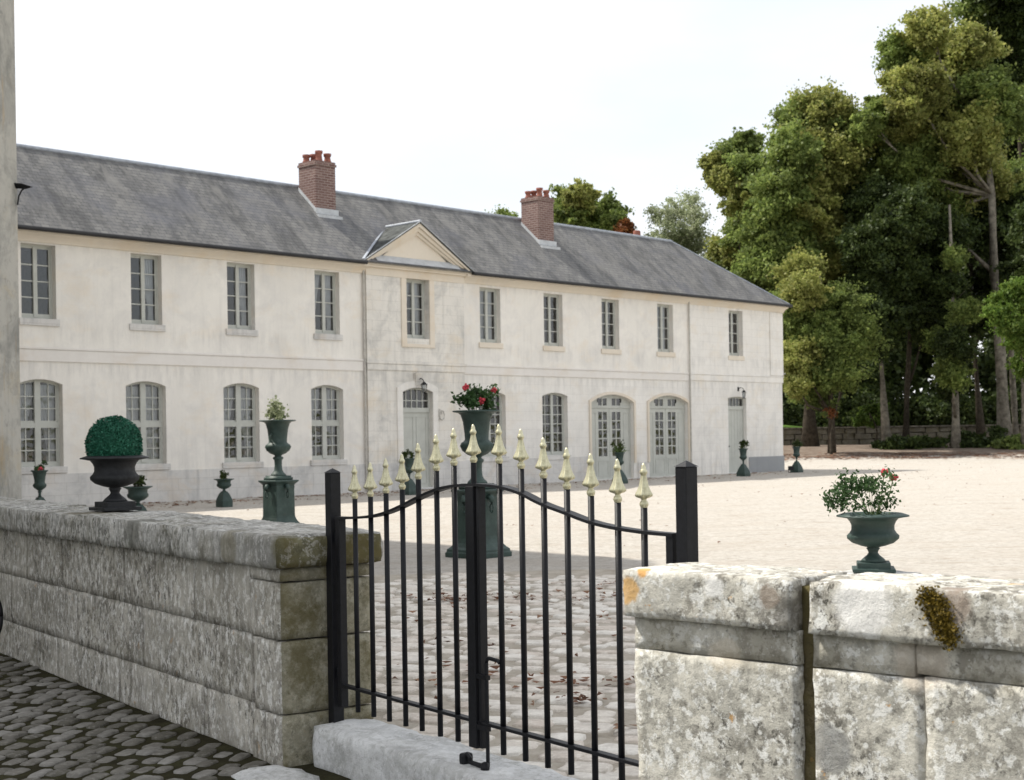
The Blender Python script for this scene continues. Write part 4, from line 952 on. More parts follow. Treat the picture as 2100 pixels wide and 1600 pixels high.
# ring ornament beside the door
p = hw(-18.75, YB - .03); r = thing('wall_hook', 'small curled iron bell pull on the wall right of the entrance door', 'bell pull', (p[0], p[1], 2.22), TH)
mb = MB(); mb.tube([(-.09, 0, .14), (-.1, -.02, -.02), (-.07, -.03, -.13), (0, -.03, -.17), (.08, -.03, -.12), (.1, -.03, 0), (.06, -.02, .1), (.0, -.02, .12), (-.02, -.02, 0)], .018, 6); mb.build('scroll', 'pipe', r)
mb = MB(); mb.box(-.12, -.05, -.012, .03, -.15, .17); mb.build('plate', 'pipe', r)

# ------------------------------------------------------------------ tall house at the left edge
K = (-6.87, 19.9); K2 = (-7.96, 7.5); ZT = 11.3
T = thing('tall_house', 'tall weathered plaster house wall at the left edge of the picture', 'house', (0, 0, 0))
ring = [K, (-16.6, 31.3), (-26, 24), (-22, 7.5), K2]
def tower_mat():
    m = M['tower_plaster']; nt = m.node_tree; b = nt.nodes['Principled BSDF']; v = coords(nt)
    c = b.inputs['Base Color'].links[0].from_socket
    c = mix(nt, ramp(nt, noise_fac(nt, coords(nt, (1, 1, 1)), 1.6, 8, .7, .4), [(.50, 0.0), (.56, .55)]), c, (.30, .295, .27))
    c = mix(nt, ramp(nt, noise_fac(nt, v, 6, 8, .75), [(.56, 0.0), (.66, .6)]), c, (.21, .205, .19))
    c = mix(nt, ramp(nt, noise_fac(nt, coords(nt, (3.5, 3.5, .35)), .9, 6, .6), [(.60, 0.0), (.70, .7)]), c, (.42, .27, .12))
    nt.links.new(c, b.inputs['Base Color'])
tower_mat()
mb = MB(); mb.prism(ring, -.15, ZT)
tw = mb.build('wall', 'tower_plaster', T)
cxm, cym = -15.0, 17.5
mb = MB(); rr = [((x - cxm) * 1.012 + cxm, (y - cym) * 1.012 + cym) for x, y in ring]
mb.prism(rr, ZT + .001, ZT + .15)
o = len(mb.v); mb.v += [(x, y, ZT + .151) for x, y in rr] + [(cxm, cym, ZT + 4.5)]
for i in range(5): mb.f.append((o + i, o + (i + 1) % 5, o + 5))
mb.build('roof', 'slate', T)
fd = Vector((K2[0] - K[0], K2[1] - K[1])).normalized(); fn = Vector((-fd.y, fd.x))     # along face, outward
if fn.x < 0: fn = -fn
for s in (3.4, 7.0, 10.4):
    for z in (1.2, 4.6, 8.0):
        a = Vector(K) + fd * (s - .5); b_ = Vector(K) + fd * (s + .5); 
        def q(v_, t, zz_): return (v_.x + fn.x * t, v_.y + fn.y * t, zz_)
        mb = MB()
        for (u0, u1, w0, w1) in ((0, .08, 0, 1.7), (.92, 1, 0, 1.7), (.08, .92, 0, .08), (.08, .92, 1.62, 1.7), (.46, .54, .08, 1.62), (.08, .46, .8, .84), (.54, .92, .8, .84)):
            A_ = a.lerp(b_, u0); B_ = a.lerp(b_, u1)
            mb.add([q(A_, .004, z + w0), q(B_, .004, z + w0), q(B_, .004, z + w1), q(A_, .004, z + w1), q(A_, .05, z + w0), q(B_, .05, z + w0), q(B_, .05, z + w1), q(A_, .05, z + w1)], [(3, 2, 1, 0), (4, 5, 6, 7), (0, 1, 5, 4), (1, 2, 6, 5), (2, 3, 7, 6), (3, 0, 4, 7)])
        wn = mb.build('window', 'joinery', T); mb = MB(); mb.poly(q(a, .012, z), q(b_, .012, z), q(b_, .012, z + 1.7), q(a, .012, z + 1.7)); mb.build('pane', 'window_glass', wn)
# iron bracket sticking out of the corner
bz = 5.05; kp = (K[0], K[1])
r = thing('iron_bracket', 'small black iron lamp bracket jutting from the tall house corner before the slate roof', 'bracket', (K[0] + .0, K[1] - .05, bz))
mb = MB(); mb.add([(-.02, -.05, .10), (.10, -.05, .09), (.24, 0, .045), (.10, .05, .09), (-.02, .05, .10), (.0, 0, .03), (.14, 0, .02)], [(0, 1, 3, 4), (1, 2, 3), (0, 5, 6, 1), (4, 3, 6, 5), (1, 6, 2), (3, 2, 6), (0, 4, 5)]); mb.build('hood', 'iron', r)
mb = MB(); mb.tube([(.13, 0, .04), (.08, 0, 0), (.04, 0, -.08), (.02, 0, -.2)], .012, 6); mb.build('stay', 'iron', r)

# ------------------------------------------------------------------ urns
def square_lathe(mb, prof, c=(0, 0)):     # square section stack: (half width, z)
    o = len(mb.v)
    for r_, z in prof: mb.v += [(c[0] - r_, c[1] - r_, z), (c[0] + r_, c[1] - r_, z), (c[0] + r_, c[1] + r_, z), (c[0] - r_, c[1] + r_, z)]
    m = len(prof)
    for i in range(m - 1):
        for k in range(4): mb.f.append((o + 4 * i + k, o + 4 * i + (k + 1) % 4, o + 4 * i + 4 + (k + 1) % 4, o + 4 * i + 4 + k))
    mb.f.append((o + 3, o + 2, o + 1, o)); mb.f.append(tuple(o + 4 * (m - 1) + k for k in range(4)))
def gad(lo, hi, n=20, a=.05): return lambda an, z: 1 + (a * math.cos(n * an) if lo < z < hi else 0)
def tall_urn(label, x, y, rz, group='tall urns on green pedestals'):
    r = thing('pedestal_urn', label, 'urn', (x, y, 0), rz, group)
    mb = MB(); square_lathe(mb, [(.30, 0), (.30, .06), (.285, .07), (.285, .10), (.25, .13), (.215, .18), (.195, .235), (.19, .27), (.185, .70), (.19, .74), (.185, .76), (.20, .79), (.23, .82), (.24, .825), (.24, .85), (.20, .853)])
    pd = mb.build('pedestal', 'green_urn', r, bevel=.008)
    for s in (-1, 1):
        for k in ((1, 0), (0, 1)):
            mb = MB()
            f_ = lambda u, z: ((s * u, 0, z) if k[0] else (0, s * u, z))
            mb.tube([f_(.19, .76), f_(.235, .755), f_(.255, .71), f_(.25, .66)], [.035, .04, .035, .025], 8)
            ring_ = [f_(.245 + .028 * math.cos(t) * 1, .62 + .055 * math.sin(t)) for t in np.linspace(0, 2 * math.pi, 13)]
            mb.tube(ring_, .010, 6)
            mb.build('ring_mount', 'green_urn', pd, smooth=True)
    mb = MB(); square_lathe(mb, [(.17, .855), (.17, .895), (.15, .90), (.15, .925)])
    mb.lathe([(.13, .926), (.12, .95), (.085, .985), (.068, 1.02), (.06, 1.10), (.064, 1.18), (.085, 1.205), (.088, 1.225), (.055, 1.245), (.06, 1.265), (.12, 1.29), (.18, 1.34), (.207, 1.40), (.20, 1.435), (.165, 1.46), (.15, 1.48), (.155, 1.56), (.172, 1.70), (.20, 1.79), (.23, 1.815), (.285, 1.825), (.303, 1.832), (.300, 1.845), (.26, 1.848), (.20, 1.80), (.18, 1.78)], 40, flute=gad(1.255, 1.43, 20, .045))
    bw = mb.build('urn', 'green_urn', r, smooth=True)
    mb = MB()
    for s in (-1, 1):
        a = R(20); mb.tube([(s * q_ * math.cos(a), s * q_ * math.sin(a), z) for q_, z in ((.155, 1.60), (.20, 1.62), (.222, 1.57), (.215, 1.50), (.17, 1.47))], .013, 6)
    mb.build('handle', 'green_urn', bw, smooth=True)
    mb = MB(); mb.lathe([(.18, 1.77), (.18, 1.79), (.05, 1.81)], 16); mb.build('soil', 'soil', r); return r
def medici(label, x, y, rz, z0=0, s=1.0, group='small urns on pyramid bases along the house'):
    r = thing('garden_urn', label, 'urn', (x, y, z0), rz, group)
    mb = MB(); square_lathe(mb, [(.18 * s, 0), (.18 * s, .10), (.165 * s, .16), (.13 * s, .26), (.095 * s, .34), (.06 * s, .41), (.055 * s, .43)]); mb.build('base', 'green_urn', r, bevel=.008)
    mb = MB(); mb.lathe([(.04, .431), (.028, .47), (.028, .52), (.045, .545), (.03, .56), (.07, .59), (.115, .63), (.13, .67), (.125, .70), (.105, .72), (.105, .76), (.115, .84), (.135, .93), (.16, .955), (.175, .965), (.17, .98), (.13, .975), (.11, .94)], 28, flute=gad(.57, .7, 14, .05)); mb.build('urn', 'green_urn', r, smooth=True)
    mb = MB(); mb.lathe([(.115, .93), (.03, .95)], 12); mb.build('soil', 'soil', r); return r
def tazza(label, x, y, rz, z0=0, s=1.0):
    r = thing('garden_urn', label, 'urn', (x, y, z0), rz, 'small urns on pyramid bases along the house')
    mb = MB(); square_lathe(mb, [(.14 * s, 0), (.14 * s, .14 * s), (.125 * s, .20 * s), (.09 * s, .30 * s), (.055 * s, .36 * s)]); mb.build('base', 'green_urn', r, bevel=.01)
    mb = MB(); mb.lathe([(q_ * s, z * s) for q_, z in [(.05, .361), (.03, .39), (.035, .41), (.10, .435), (.16, .48), (.165, .52), (.15, .545), (.155, .60), (.20, .625), (.235, .635), (.23, .65), (.15, .645)]], 28, flute=gad(.42 * s, .53 * s, 16, .05)); mb.build('urn', 'green_urn', r, smooth=True)
    mb = MB(); mb.lathe([(.15 * s, .63 * s), (.05 * s, .66 * s)], 12); mb.build('soil', 'soil', r); return r
def low_urn(label, x, y, z0, rz, mat, s=1.0):
    r = thing('low_urn', label, 'urn', (x, y, z0), rz)
    mb = MB(); square_lathe(mb, [(.135 * s, 0), (.135 * s, .022), (.105 * s, .023), (.105 * s, .06)]); mb.build('foot', mat, r, bevel=.003)
    mb = MB(); P = [(.085, .061), (.07, .08), (.04, .105), (.03, .12), (.035, .135), (.045, .15), (.035, .155), (.075, .165), (.13, .185), (.160, .212), (.163, .232), (.15, .25), (.138, .27), (.137, .30), (.148, .325), (.165, .345), (.20, .352), (.232, .357), (.232, .364), (.19, .378), (.16, .376), (.14, .34)]
    mb.lathe([(a * s, b_) for a, b_ in P], 48, flute=gad(.16, .235, 24, .03)); mb.build('bowl', mat, r, smooth=True)
    mb = MB(); mb.lathe([(.15 * s, .335), (.12 * s, .35), (.02, .355)], 16); mb.build('soil', 'soil', r); return r

def bush_pts(n, c, r, k=10, spread=.35, hz=.8):
    P = []; cs = [(c[0] + random.gauss(0, r * .45), c[1] + random.gauss(0, r * .45), c[2] + random.random() * r * hz * 1.3) for _ in range(k)]
    for _ in range(n):
        q = random.choice(cs); P.append(tuple(q[i] + random.gauss(0, r * spread * .5) for i in range(3)))
    return P, cs
def potted(label, x, y, z, r_, n, leaf, mat='leaf_pot', flowers=(), spiky=False, clusters=10, cat='plant', name='potted_plant', spread=.35, hz=.8):
    t = thing(name, label, cat, (x, y, z))
    P, cs = bush_pts(n, (0, 0, r_ * .25), r_, clusters, spread, hz)
    leaves_mesh('foliage', P, leaf, mat, t)
    mb = MB()
    for c in cs: mb.tube([(0 + c[0] * .15, c[1] * .15, -.01), (c[0] * .7, c[1] * .7, c[2] * .55), c], [leaf * .18, leaf * .14, leaf * .08], 5)
    if spiky:
        for k in range(26):
            a = random.uniform(0, 6.28); e = random.uniform(.2, 1.2); l = r_ * random.uniform(1.0, 1.7); mb.tube([(0, 0, 0), (math.cos(a) * math.cos(e) * l * .6, math.sin(a) * math.cos(e) * l * .6, math.sin(e) * l * .8), (math.cos(a) * math.cos(e) * l, math.sin(a) * math.cos(e) * l, math.sin(e) * l * .85)], [.012, .012, .003], 4)
    mb.build('stems', 'stem', t)
    for (fx, fy, fz, fr) in flowers:
        mb = MB()
        for k in range(14):
            mb.ball((fx + random.gauss(0, fr * .45), fy + random.gauss(0, fr * .45), fz + random.gauss(0, fr * .4)), fr * .42, 6, 5)
        mb.tube([(fx * .4, fy * .4, 0), (fx, fy, fz)], leaf * .12, 5) if False else None
        mb.build('flower', 'red_flower', t, smooth=True)
    return t
def at(x, Y): return ((x - 1050) / 2917 * Y, Y)
cx_, cy_ = -.445, 17.95
tall_urn('tall dark green urn on pedestal standing just behind the gate', cx_, cy_, TH)
potted('bushy geranium with three red blooms in the urn behind the gate', cx_, cy_, 1.80, .24, 900, .028, 'leaf_pot', [(-.13, -.12, .33, .038), (.08, -.14, .17, .042), (.22, -.08, .29, .036)], clusters=14)
lx_, ly_ = -3.885, 23.6
tall_urn('tall dark green urn on pedestal seen over the left garden wall', lx_, ly_, TH)
potted('pale green leafy plant in the pedestal urn behind the left wall', lx_ + .03, ly_, 1.80, .24, 550, .034, 'leaf_pale', clusters=8)
low_urn('large black low urn holding the clipped ball on the left wall', -2.76, 9.87, 1.038, R(130), 'dark_urn')
t = thing('topiary_ball', 'clipped round blue green topiary ball in the black urn', 'topiary', (-2.76, 9.87, 1.40))
d_ = rng.normal(size=(9000, 3)); d_ /= np.linalg.norm(d_, axis=1)[:, None]; d_ = d_[d_[:, 2] > -.35]
rad = .188 * (1 + .025 * np.sin(d_[:, 0] * 9) * np.cos(d_[:, 1] * 8)) * rng.uniform(.90, 1.03, len(d_))
leaves_mesh('foliage', np.c_[d_[:, 0] * rad, d_[:, 1] * rad, d_[:, 2] * rad * 1.08 + .085], .0085, 'leaf_box', t)
mb = MB(); mb.ball((0, 0, .085), .165, 20, 14, 1.06); mb.build('core', 'leaf_box', t, smooth=True)
# right low urn on its block behind the right wall
ux, uy = 2.35, 9.30
mb = MB(); ra = R(35); rough_block(mb, (ux, uy), (math.cos(ra), math.sin(ra)), (-math.sin(ra), math.cos(ra)), -.22, .22, -.22, .22, -.02, .585, cell=.06, rnd=.015, seed=4)
tag(mb.build('stone_block', 'step_stone', smooth=True), 'low stone block under the green urn behind the right wall', 'plinth')
low_urn('grey green low urn with roses behind the right wall', ux, uy, .59, R(-12), 'green_urn')
t = potted('loose rose bush with two red blooms in the low green urn', ux, uy, .95, .20, 1150, .0135, 'leaf_pot', [(.065, -.05, .285, .024), (.125, -.05, .252, .024)], clusters=16, spread=.32, name='rose_bush')
pts = []
for k in range(9):
    c = (-.18 + random.gauss(0, .035), random.gauss(0, .05), .13 + random.gauss(0, .035)); pts += [tuple(c[i] + random.gauss(0, .022) for i in range(3)) for _ in range(45)]
leaves_mesh('side_shoots', pts, .0135, 'leaf_pot', t)['kind'] = 'stuff'
mb = MB(); mb.tube([(0, 0, 0), (-.1, 0, .09), (-.2, 0, .15)], .003, 5); mb.tube([(.02, 0, 0), (.06, -.02, .15), (.065, -.05, .28)], .003, 5); mb.tube([(.04, 0, 0), (.1, -.03, .12), (.125, -.05, .25)], .003, 5); mb.build('stalks', 'stem', t)
# small urns along the house
sx_, sy_ = at(80, 29); medici('slim dark urn beside the tall house under the leftmost windows', sx_, sy_, TH)
potted('small plant with reddish leaves in the slim urn at far left', sx_, sy_, .95, .15, 220, .03, 'leaf_pot', [(.06, -.1, .06, .05)], clusters=6)
sx_, sy_ = at(281, 25.4); tazza('low green urn half hidden behind the black topiary urn', sx_, sy_, TH, 0, 1.12)
potted('dark leafy plant in the low urn behind the topiary', sx_, sy_, .70, .15, 260, .03, 'leaf_dark', clusters=6)
sx_, sy_ = at(458, 32.7); tazza('low green urn before the third ground floor window', sx_, sy_, TH)
potted('small greyish plant in the low urn before the third window', sx_, sy_, .63, .16, 200, .03, 'leaf_dark', clusters=7)
sx_, sy_ = at(838, 38.1); medici('slim green urn standing left of the entrance door', sx_, sy_, TH)
potted('dark upright plant in the urn by the entrance door', sx_, sy_, .95, .17, 260, .035, 'leaf_dark', clusters=6)
sx_, sy_ = at(1270, 44.4); medici('slim dark urn in front of the left coach door', sx_, sy_, TH)
potted('dark spiky palm like plant in the urn by the coach door', sx_, sy_, .95, .24, 120, .04, 'leaf_dark', spiky=True, clusters=6)
sx_, sy_ = at(1523.5, 50.1); medici('slim green urn in front of the plain end door', sx_, sy_, TH)
potted('brownish bushy plant in the urn before the end door', sx_, sy_, .95, .2, 260, .045, 'leaf_dark', clusters=7)
sx_, sy_ = at(1633, 53.9); medici('slim green urn past the right corner of the house', sx_, sy_, TH)
potted('small clipped green ball in the urn past the house corner', sx_, sy_, .97, .16, 500, .03, 'leaf_dark', clusters=12, spread=.5)
sx_, sy_ = at(1621, 53.4); r = thing('floodlight', 'small black ground floodlight beside the last urn', 'floodlight', (sx_, sy_, 0), .4)
mb = MB(); mb.box(-.10, .10, -.06, .06, .10, .26); mb.build('housing', 'iron', r, bevel=.02); mb = MB(); mb.tube([(-.11, 0, .18), (-.11, 0, .02), (.11, 0, .02), (.11, 0, .18)], .012, 6); mb.build('stand', 'iron', r)

# bicycle wheel just entering at the left edge
wp = px(-22, 1265, 9.6)
r = thing('bicycle_wheel', 'black bicycle tyre just entering at the left picture edge', 'wheel', (wp[0], wp[1], wp[2]), R(8))
RW = .095
RW = .11
tw_ = [(RW * math.cos(a), 0, RW * 1.5 * math.sin(a)) for a in np.linspace(0, 2 * math.pi, 40)]
RW = .31; cx0 = -.235
tw_ = [(cx0 + RW * math.cos(a), 0, RW * math.sin(a)) for a in np.linspace(0, 2 * math.pi, 48)]
mb = MB(); mb.tube(tw_, .018, 8); mb.build('tyre', 'rubber', r, smooth=True)
mb = MB(); mb.tube([(cx0 + (p_[0] - cx0) * .93, 0, p_[2] * .93) for p_ in tw_], .009, 6)
mb.build('rim', 'pipe', r, smooth=True)
mb = MB()
for k in range(18): a = k * math.pi / 9; mb.tube([(cx0, 0, 0), (cx0 + .285 * math.cos(a), 0, .285 * math.sin(a))], .0015, 4)
mb.build('spokes', 'pipe', r)

# ------------------------------------------------------------------ trees
def tree(label, base, Y, clusters, n, leaf, mats, trunk_r=.28, bark='bark_dark', trunk_path=None, group='tall trees beyond the courtyard', bare=None, depth=1.0, name='tree', sub=60, subr=.22, cat='tree', topx=None):
    """clusters: (photo x, photo y, radius in photo px, dy metres)"""
    bx = (base - 1050) / 2917 * Y; bz = rise(bx, Y) - .1
    t = thing(name, label, cat, (bx, Y, bz), 0, group)
    CL = []
    for c in clusters:
        dy_ = c[3] if len(c) > 3 else random.uniform(-2, 2) * depth; p = px(c[0], c[1], Y + dy_); CL.append((Vector((p[0] - bx, p[1] - Y, p[2] - bz)), c[2] / 2917 * (Y + dy_) * random.uniform(.9, 1.12)))
    tot = sum(r_ ** 2 for _, r_ in CL); per = {}
    for (c, r_) in CL:
        k = max(40, int(4.8 * n * r_ ** 2 / tot)); ns = sub
        d = rng.normal(size=(ns, 3)); d /= np.linalg.norm(d, axis=1)[:, None]; rr = rng.uniform(.25, 1.22, (ns, 1)) ** .7
        sc = d * rr * r_ * np.array([1, depth, .92]) + np.array(c)
        srad = r_ * subr * rng.uniform(.5, 1.6, ns) ** 1.1
        ax_ = d * .8 + rng.normal(size=(ns, 3)) * .6; ax_ /= np.linalg.norm(ax_, axis=1)[:, None]
        pick = rng.integers(0, ns, k); g_ = np.clip(rng.normal(size=(k, 3)) * .52, -1.35, 1.35)
        al = (g_ * ax_[pick]).sum(1)[:, None] * ax_[pick]
        P = sc[pick] + (g_ * np.array([1, 1, .72]) + al * .9) * srad[pick][:, None]
        lo = rng.random(k) < .12; u_ = rng.normal(size=(lo.sum(), 3)); u_ /= np.linalg.norm(u_, axis=1)[:, None]; P[lo] = np.array(c) + u_ * rng.random((lo.sum(), 1)) ** .5 * r_ * .95
        m_ = mats[rng.integers(0, len(mats))] if len(mats) > 1 else mats[0]
        per.setdefault(m_, []).append(P)
    for m_, L_ in per.items(): leaves_mesh('crown', np.concatenate(L_), leaf * .5, m_, t, .7)
    mb = MB(); top = max(c[0].z for c in CL); cxm_ = sum(c[0].x * c[1] for c in CL) / sum(c[1] for c in CL)
    H_ = top * .93; tp = []
    if trunk_path: pts_ = [px(a, b_, Y) for a, b_ in trunk_path]; tp = [(p[0] - bx, 0, p[2] - bz) for p in pts_]; tp = [(tp[0][0], 0, -.3)] + tp[1:] if len(tp) > 1 else tp
    else:
        ph = random.uniform(0, 6)
        for k in range(11): f_ = k / 10; tp.append((cxm_ * f_ * f_ + .25 * math.sin(ph + 3 * f_) * f_, .3 * math.sin(ph + 2 + 4 * f_) * f_, H_ * f_ - (.3 if k == 0 else 0)))
    m = len(tp); rad_ = [trunk_r * (1.35 if k == 0 else 1) * (1 - .82 * k / (m - 1)) + .02 for k in range(m)]
    mb.tube(tp, rad_, 10)
    for (c, r_) in CL:
        zz_ = max(1.5, c.z - r_ * 1.1 - random.uniform(0, .12) * H_)
        j = min(range(m), key=lambda q_: abs(tp[q_][2] - zz_)); a = Vector(tp[j]); b_ = c; mid = a.lerp(b_, .5) + Vector((random.uniform(-.3, .3), random.uniform(-.3, .3), -.1 * (b_ - a).length))
        r0 = min(rad_[j] * .6, .14); mb.tube([a, mid, b_], [r0, r0 * .65, .03], 6)
        for _ in range(5):
            e = b_ + Vector((random.uniform(-1, 1), random.uniform(-1, 1), random.uniform(-.5, 1))) * r_ * .75; mb.tube([mid.lerp(b_, random.uniform(.4, 1)), e], [.035, .012], 4)
    mb.build('trunk', bark, t, smooth=True); return t

G, Yl, Dk = 'leaf_green', 'leaf_yellow', 'leaf_dark'
# big green tree right behind the house end
tree('broad green tree rising behind the right end of the slate roof', 1660, 80, [(1700, 235, 62), (1650, 250, 50), (1745, 290, 60), (1620, 320, 55), (1690, 340, 75), (1770, 370, 62), (1600, 400, 50), (1660, 440, 70), (1740, 460, 70), (1570, 470, 45), (1620, 520, 60), (1700, 560, 70), (1780, 540, 55), (1560, 560, 50), (1640, 620, 60), (1600, 590, 45)],
     52000, .20, [G, G, G, Yl], .42, 'bark_dark', [(1662, 925), (1660, 860), (1663, 700), (1680, 500), (1700, 280)], depth=1.2)
tree('rounded green crown standing out over the roof hip against the sky', 1525, 84, [(1500, 330, 40), (1530, 300, 30), (1465, 340, 26), (1480, 375, 28), (1540, 360, 42), (1520, 410, 36), (1560, 420, 40), (1530, 480, 42), (1500, 520, 40), (1560, 540, 40), (1490, 570, 30)],
     22000, .20, [G, G, G, Yl], .26, 'bark_dark', depth=1.3)
tree('green lower tree hanging beside the house corner with drooping boughs', 1690, 72, [(1640, 560, 42), (1625, 640, 42), (1670, 690, 52), (1640, 740, 42), (1700, 760, 48), (1660, 800, 36), (1620, 720, 30), (1740, 700, 48), (1720, 640, 50), (1630, 790, 24), (1650, 600, 40)],
     26000, .15, [G, G, G, Yl], .17, 'bark_dark', [(1706, 935), (1705, 850), (1700, 700), (1680, 560)], depth=1.0)
tree('tall yellowing tree with open sunlit crown and long pale trunk', 2052, 79, [(1895, 60, 42), (1850, 120, 45), (1930, 110, 52), (1985, 110, 45), (1870, 190, 58), (1940, 190, 62), (2010, 190, 52), (2050, 240, 45), (1850, 260, 52), (1920, 280, 62), (1990, 290, 58), (1800, 230, 36), (1880, 350, 52), (1950, 370, 55), (2020, 370, 45), (1870, 425, 32), (1935, 440, 40), (1780, 260, 34), (1840, 340, 40)],
     56000, .20, [Yl, Yl, G], .40, 'bark_pale', [(2062, 925), (2058, 860), (2050, 700), (2038, 560), (2034, 400), (2015, 250), (1990, 120)], depth=1.2)
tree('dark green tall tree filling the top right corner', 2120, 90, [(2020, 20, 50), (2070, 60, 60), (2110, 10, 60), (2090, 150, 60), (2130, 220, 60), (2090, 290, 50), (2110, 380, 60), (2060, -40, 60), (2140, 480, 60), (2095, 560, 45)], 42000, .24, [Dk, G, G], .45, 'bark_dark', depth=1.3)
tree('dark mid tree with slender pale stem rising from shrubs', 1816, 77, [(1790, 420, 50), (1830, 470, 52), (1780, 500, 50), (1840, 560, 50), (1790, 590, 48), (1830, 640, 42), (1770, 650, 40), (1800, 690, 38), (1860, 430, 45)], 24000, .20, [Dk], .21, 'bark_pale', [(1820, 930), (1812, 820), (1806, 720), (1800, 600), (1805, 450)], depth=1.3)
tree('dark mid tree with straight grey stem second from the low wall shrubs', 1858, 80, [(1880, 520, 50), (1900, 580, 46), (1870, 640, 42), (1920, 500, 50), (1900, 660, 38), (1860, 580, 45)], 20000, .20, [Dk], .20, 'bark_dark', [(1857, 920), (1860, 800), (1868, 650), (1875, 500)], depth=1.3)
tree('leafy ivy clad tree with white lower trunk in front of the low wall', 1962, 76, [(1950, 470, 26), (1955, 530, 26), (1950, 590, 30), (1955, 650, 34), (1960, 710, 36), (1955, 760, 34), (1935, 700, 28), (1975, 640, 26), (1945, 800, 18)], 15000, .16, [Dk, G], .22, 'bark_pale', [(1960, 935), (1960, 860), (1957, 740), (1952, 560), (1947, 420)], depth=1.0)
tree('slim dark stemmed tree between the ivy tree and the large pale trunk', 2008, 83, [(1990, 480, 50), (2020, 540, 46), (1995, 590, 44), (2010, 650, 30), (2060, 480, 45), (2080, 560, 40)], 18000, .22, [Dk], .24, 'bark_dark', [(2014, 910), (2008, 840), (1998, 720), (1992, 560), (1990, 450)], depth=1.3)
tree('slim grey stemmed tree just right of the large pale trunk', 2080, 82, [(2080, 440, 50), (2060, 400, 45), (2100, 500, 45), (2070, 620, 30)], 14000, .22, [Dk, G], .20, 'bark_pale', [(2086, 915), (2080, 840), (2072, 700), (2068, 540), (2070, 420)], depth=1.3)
tree('young bright green tree spreading low at the right picture edge', 2120, 68, [(2050, 625, 26), (2085, 605, 30), (2110, 650, 40), (2070, 660, 26), (2095, 700, 30), (2110, 750, 30), (2030, 640, 16)], 9000, .13, ['leaf_fresh'], .10, 'bark_dark', group='tall trees beyond the courtyard')
tree('smooth white trunked tree cut by the right picture edge', 2104, 74, [(2130, 560, 60), (2150, 470, 60)], 9000, .2, [Dk], .20, 'bark_pale', [(2104, 925), (2102, 850), (2100, 760), (2104, 620), (2120, 500)])
# behind the house
tree('bushy green tree behind the second chimney', 1180, 92, [(1165, 420, 34), (1190, 410, 30), (1210, 450, 36), (1160, 460, 40), (1240, 440, 30), (1260, 460, 28), (1225, 485, 36), (1275, 475, 20), (1250, 500, 40)], 22000, .22, [G, Yl, G], .3, 'bark_dark', group='trees behind the slate roof', depth=1.5)
tree('sparse pale willow tree behind the far ridge end', 1400, 96, [(1420, 415, 22), (1390, 430, 26), (1350, 440, 20), (1435, 450, 24), (1370, 475, 32), (1410, 480, 34), (1440, 500, 30), (1345, 505, 26), (1395, 520, 40), (1440, 540, 30)], 4200, .15, ['leaf_pale'], .2, 'bark_pale', group='trees behind the slate roof', depth=1.5, subr=.34, sub=22)
tree('tip of a distant tree just showing above the ridge left of the second chimney', 1030, 100, [(1030, 445, 16), (1012, 450, 10), (1048, 450, 12), (1030, 480, 30)], 3000, .16, ['leaf_pale', G], .15, 'bark_dark', group='trees behind the slate roof', subr=.4)
tree('small rusty leaved tree behind the ridge', 1275, 88, [(1284, 462, 12), (1278, 480, 16), (1290, 490, 16)], 1800, .16, ['leaf_rust'], .1, 'bark_dark', group='trees behind the slate roof')
# understorey
tree('sapling with rusty orange leaves beside the house corner', 1705, 71, [(1702, 845, 12), (1712, 828, 9), (1725, 795, 8), (1690, 850, 6), (1675, 470, 1)][:4], 260, .10, ['leaf_rust', G, G], .06, 'bark_dark', group='undergrowth below the trees', cat='sapling', name='sapling')
tree('bright green leafy bush by the low stone wall', 1795, 79, [(1780, 850, 16), (1800, 842, 15), (1765, 862, 12), (1790, 868, 10)], 2200, .13, ['leaf_fresh'], .05, 'bark_dark', group='undergrowth below the trees', cat='bush', name='bush')
def shrub(label, x, y, r_, Y, mat, n=2500, leaf=.12):
    p = px(x, y, Y); z = rise(p[0], Y); t = thing('shrub', label, 'shrub', (p[0], Y, z), 0, 'undergrowth below the trees')
    R_ = r_ / 2917 * Y; P = []
    for k in range(16):
        c = (random.gauss(0, R_ * .6), random.gauss(0, R_ * .4), abs(random.gauss(0, R_ * .25)) + .1)
        P += [(c[0] + random.gauss(0, R_ * .18), c[1] + random.gauss(0, R_ * .18), max(.02, c[2] + random.gauss(0, R_ * .12))) for _ in range(n // 16)]
    leaves_mesh('foliage', P, leaf, mat, t)
    mb = MB()
    for k in range(7): mb.tube([(0, 0, -.05), (random.gauss(0, R_ * .3), random.gauss(0, R_ * .2), R_ * .5)], [.03, .01], 5)
    mb.build('stems', 'bark_dark', t)
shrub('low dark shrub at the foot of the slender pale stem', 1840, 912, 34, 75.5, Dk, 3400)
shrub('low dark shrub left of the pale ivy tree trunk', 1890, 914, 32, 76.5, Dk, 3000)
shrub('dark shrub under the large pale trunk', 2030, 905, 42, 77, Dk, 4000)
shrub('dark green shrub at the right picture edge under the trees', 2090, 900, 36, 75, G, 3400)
shrub('small grey green shrub beside the white lower trunk', 1985, 905, 26, 76, Dk, 1800)
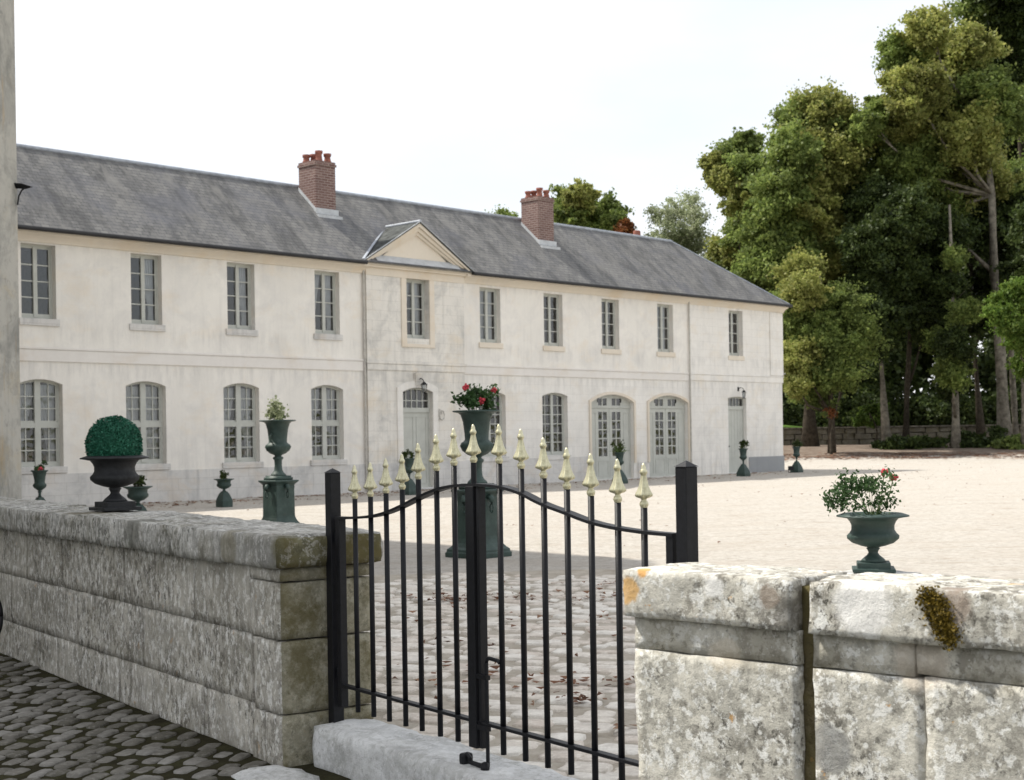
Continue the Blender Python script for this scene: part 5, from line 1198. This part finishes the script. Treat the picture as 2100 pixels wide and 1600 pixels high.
# low retaining wall
mb = MB()
x = -2.0
wy = 84.0
for row in range(3):
    x = 4.0 + row * .3
    while x < 36.5:
        l = random.uniform(.5, 1.3); z = rise(x, wy) + .0 + row * .33
        mbx = (x, x + l - .03)
        o = len(mb.v); j = [random.uniform(-.05, .05) for _ in range(8)]
        y0 = wy - .25 + random.uniform(-.05, .05)
        vs_ = [(mbx[0], y0, z + j[0]), (mbx[1], y0, z + j[1]), (mbx[1], wy + .4, z), (mbx[0], wy + .4, z), (mbx[0] + .02, y0 + .04, z + .31 + j[2] * .4), (mbx[1] - .02, y0 + .04, z + .31 + j[3] * .4), (mbx[1], wy + .4, z + .31), (mbx[0], wy + .4, z + .31)]
        mb.add(vs_, [(3, 2, 1, 0), (4, 5, 6, 7), (0, 1, 5, 4), (1, 2, 6, 5), (2, 3, 7, 6), (3, 0, 4, 7)]); x += l
lw2 = thing('retaining_wall', 'low rubble stone retaining wall along the lawn below the trees', 'wall', (0, 0, 0))
mb.build('rubble', 'rubble', lw2, bevel=.03)
mb = MB(); x = 4.0
while x < 36.6: l = random.uniform(1, 1.8); mb.box(x, x + l - .02, wy - .32, wy + .45, rise(20, wy) + .99, rise(20, wy) + 1.07); x += l
mb.build('coping', 'bark_pale', lw2)
mb = MB(); mb.box(3.9, 36.4, wy + .0, wy + .6, 0, rise(20, wy) + .985); mb.build('core', 'rubble', lw2)
# dark wood further back: many crowns nobody could count
P = []
for k in range(230):
    x = random.uniform(6, 52); y = random.uniform(104, 122); z = random.uniform(1.5, 15) ; r_ = random.uniform(1.6, 3.0)
    if random.random() < .10: continue
    g_ = rng.normal(size=(620, 3)); g_ /= np.linalg.norm(g_, axis=1)[:, None]; g_ *= rng.uniform(.3, 1, (620, 1)) ** .5 * r_; P.append(g_ + np.array([x, y, z]))
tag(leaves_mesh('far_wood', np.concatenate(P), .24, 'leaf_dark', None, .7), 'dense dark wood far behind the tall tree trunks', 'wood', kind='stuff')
P = []
for k in range(160):
    x = random.uniform(8, 52); y = random.uniform(101, 103.5); z = 1.8 + abs(random.gauss(0, 1.0)); r_ = random.uniform(.8, 1.4)
    g_ = rng.normal(size=(520, 3)); g_ /= np.linalg.norm(g_, axis=1)[:, None]; g_ *= rng.uniform(.3, 1, (520, 1)) ** .5 * r_; P.append(g_ + np.array([x, y, z]))
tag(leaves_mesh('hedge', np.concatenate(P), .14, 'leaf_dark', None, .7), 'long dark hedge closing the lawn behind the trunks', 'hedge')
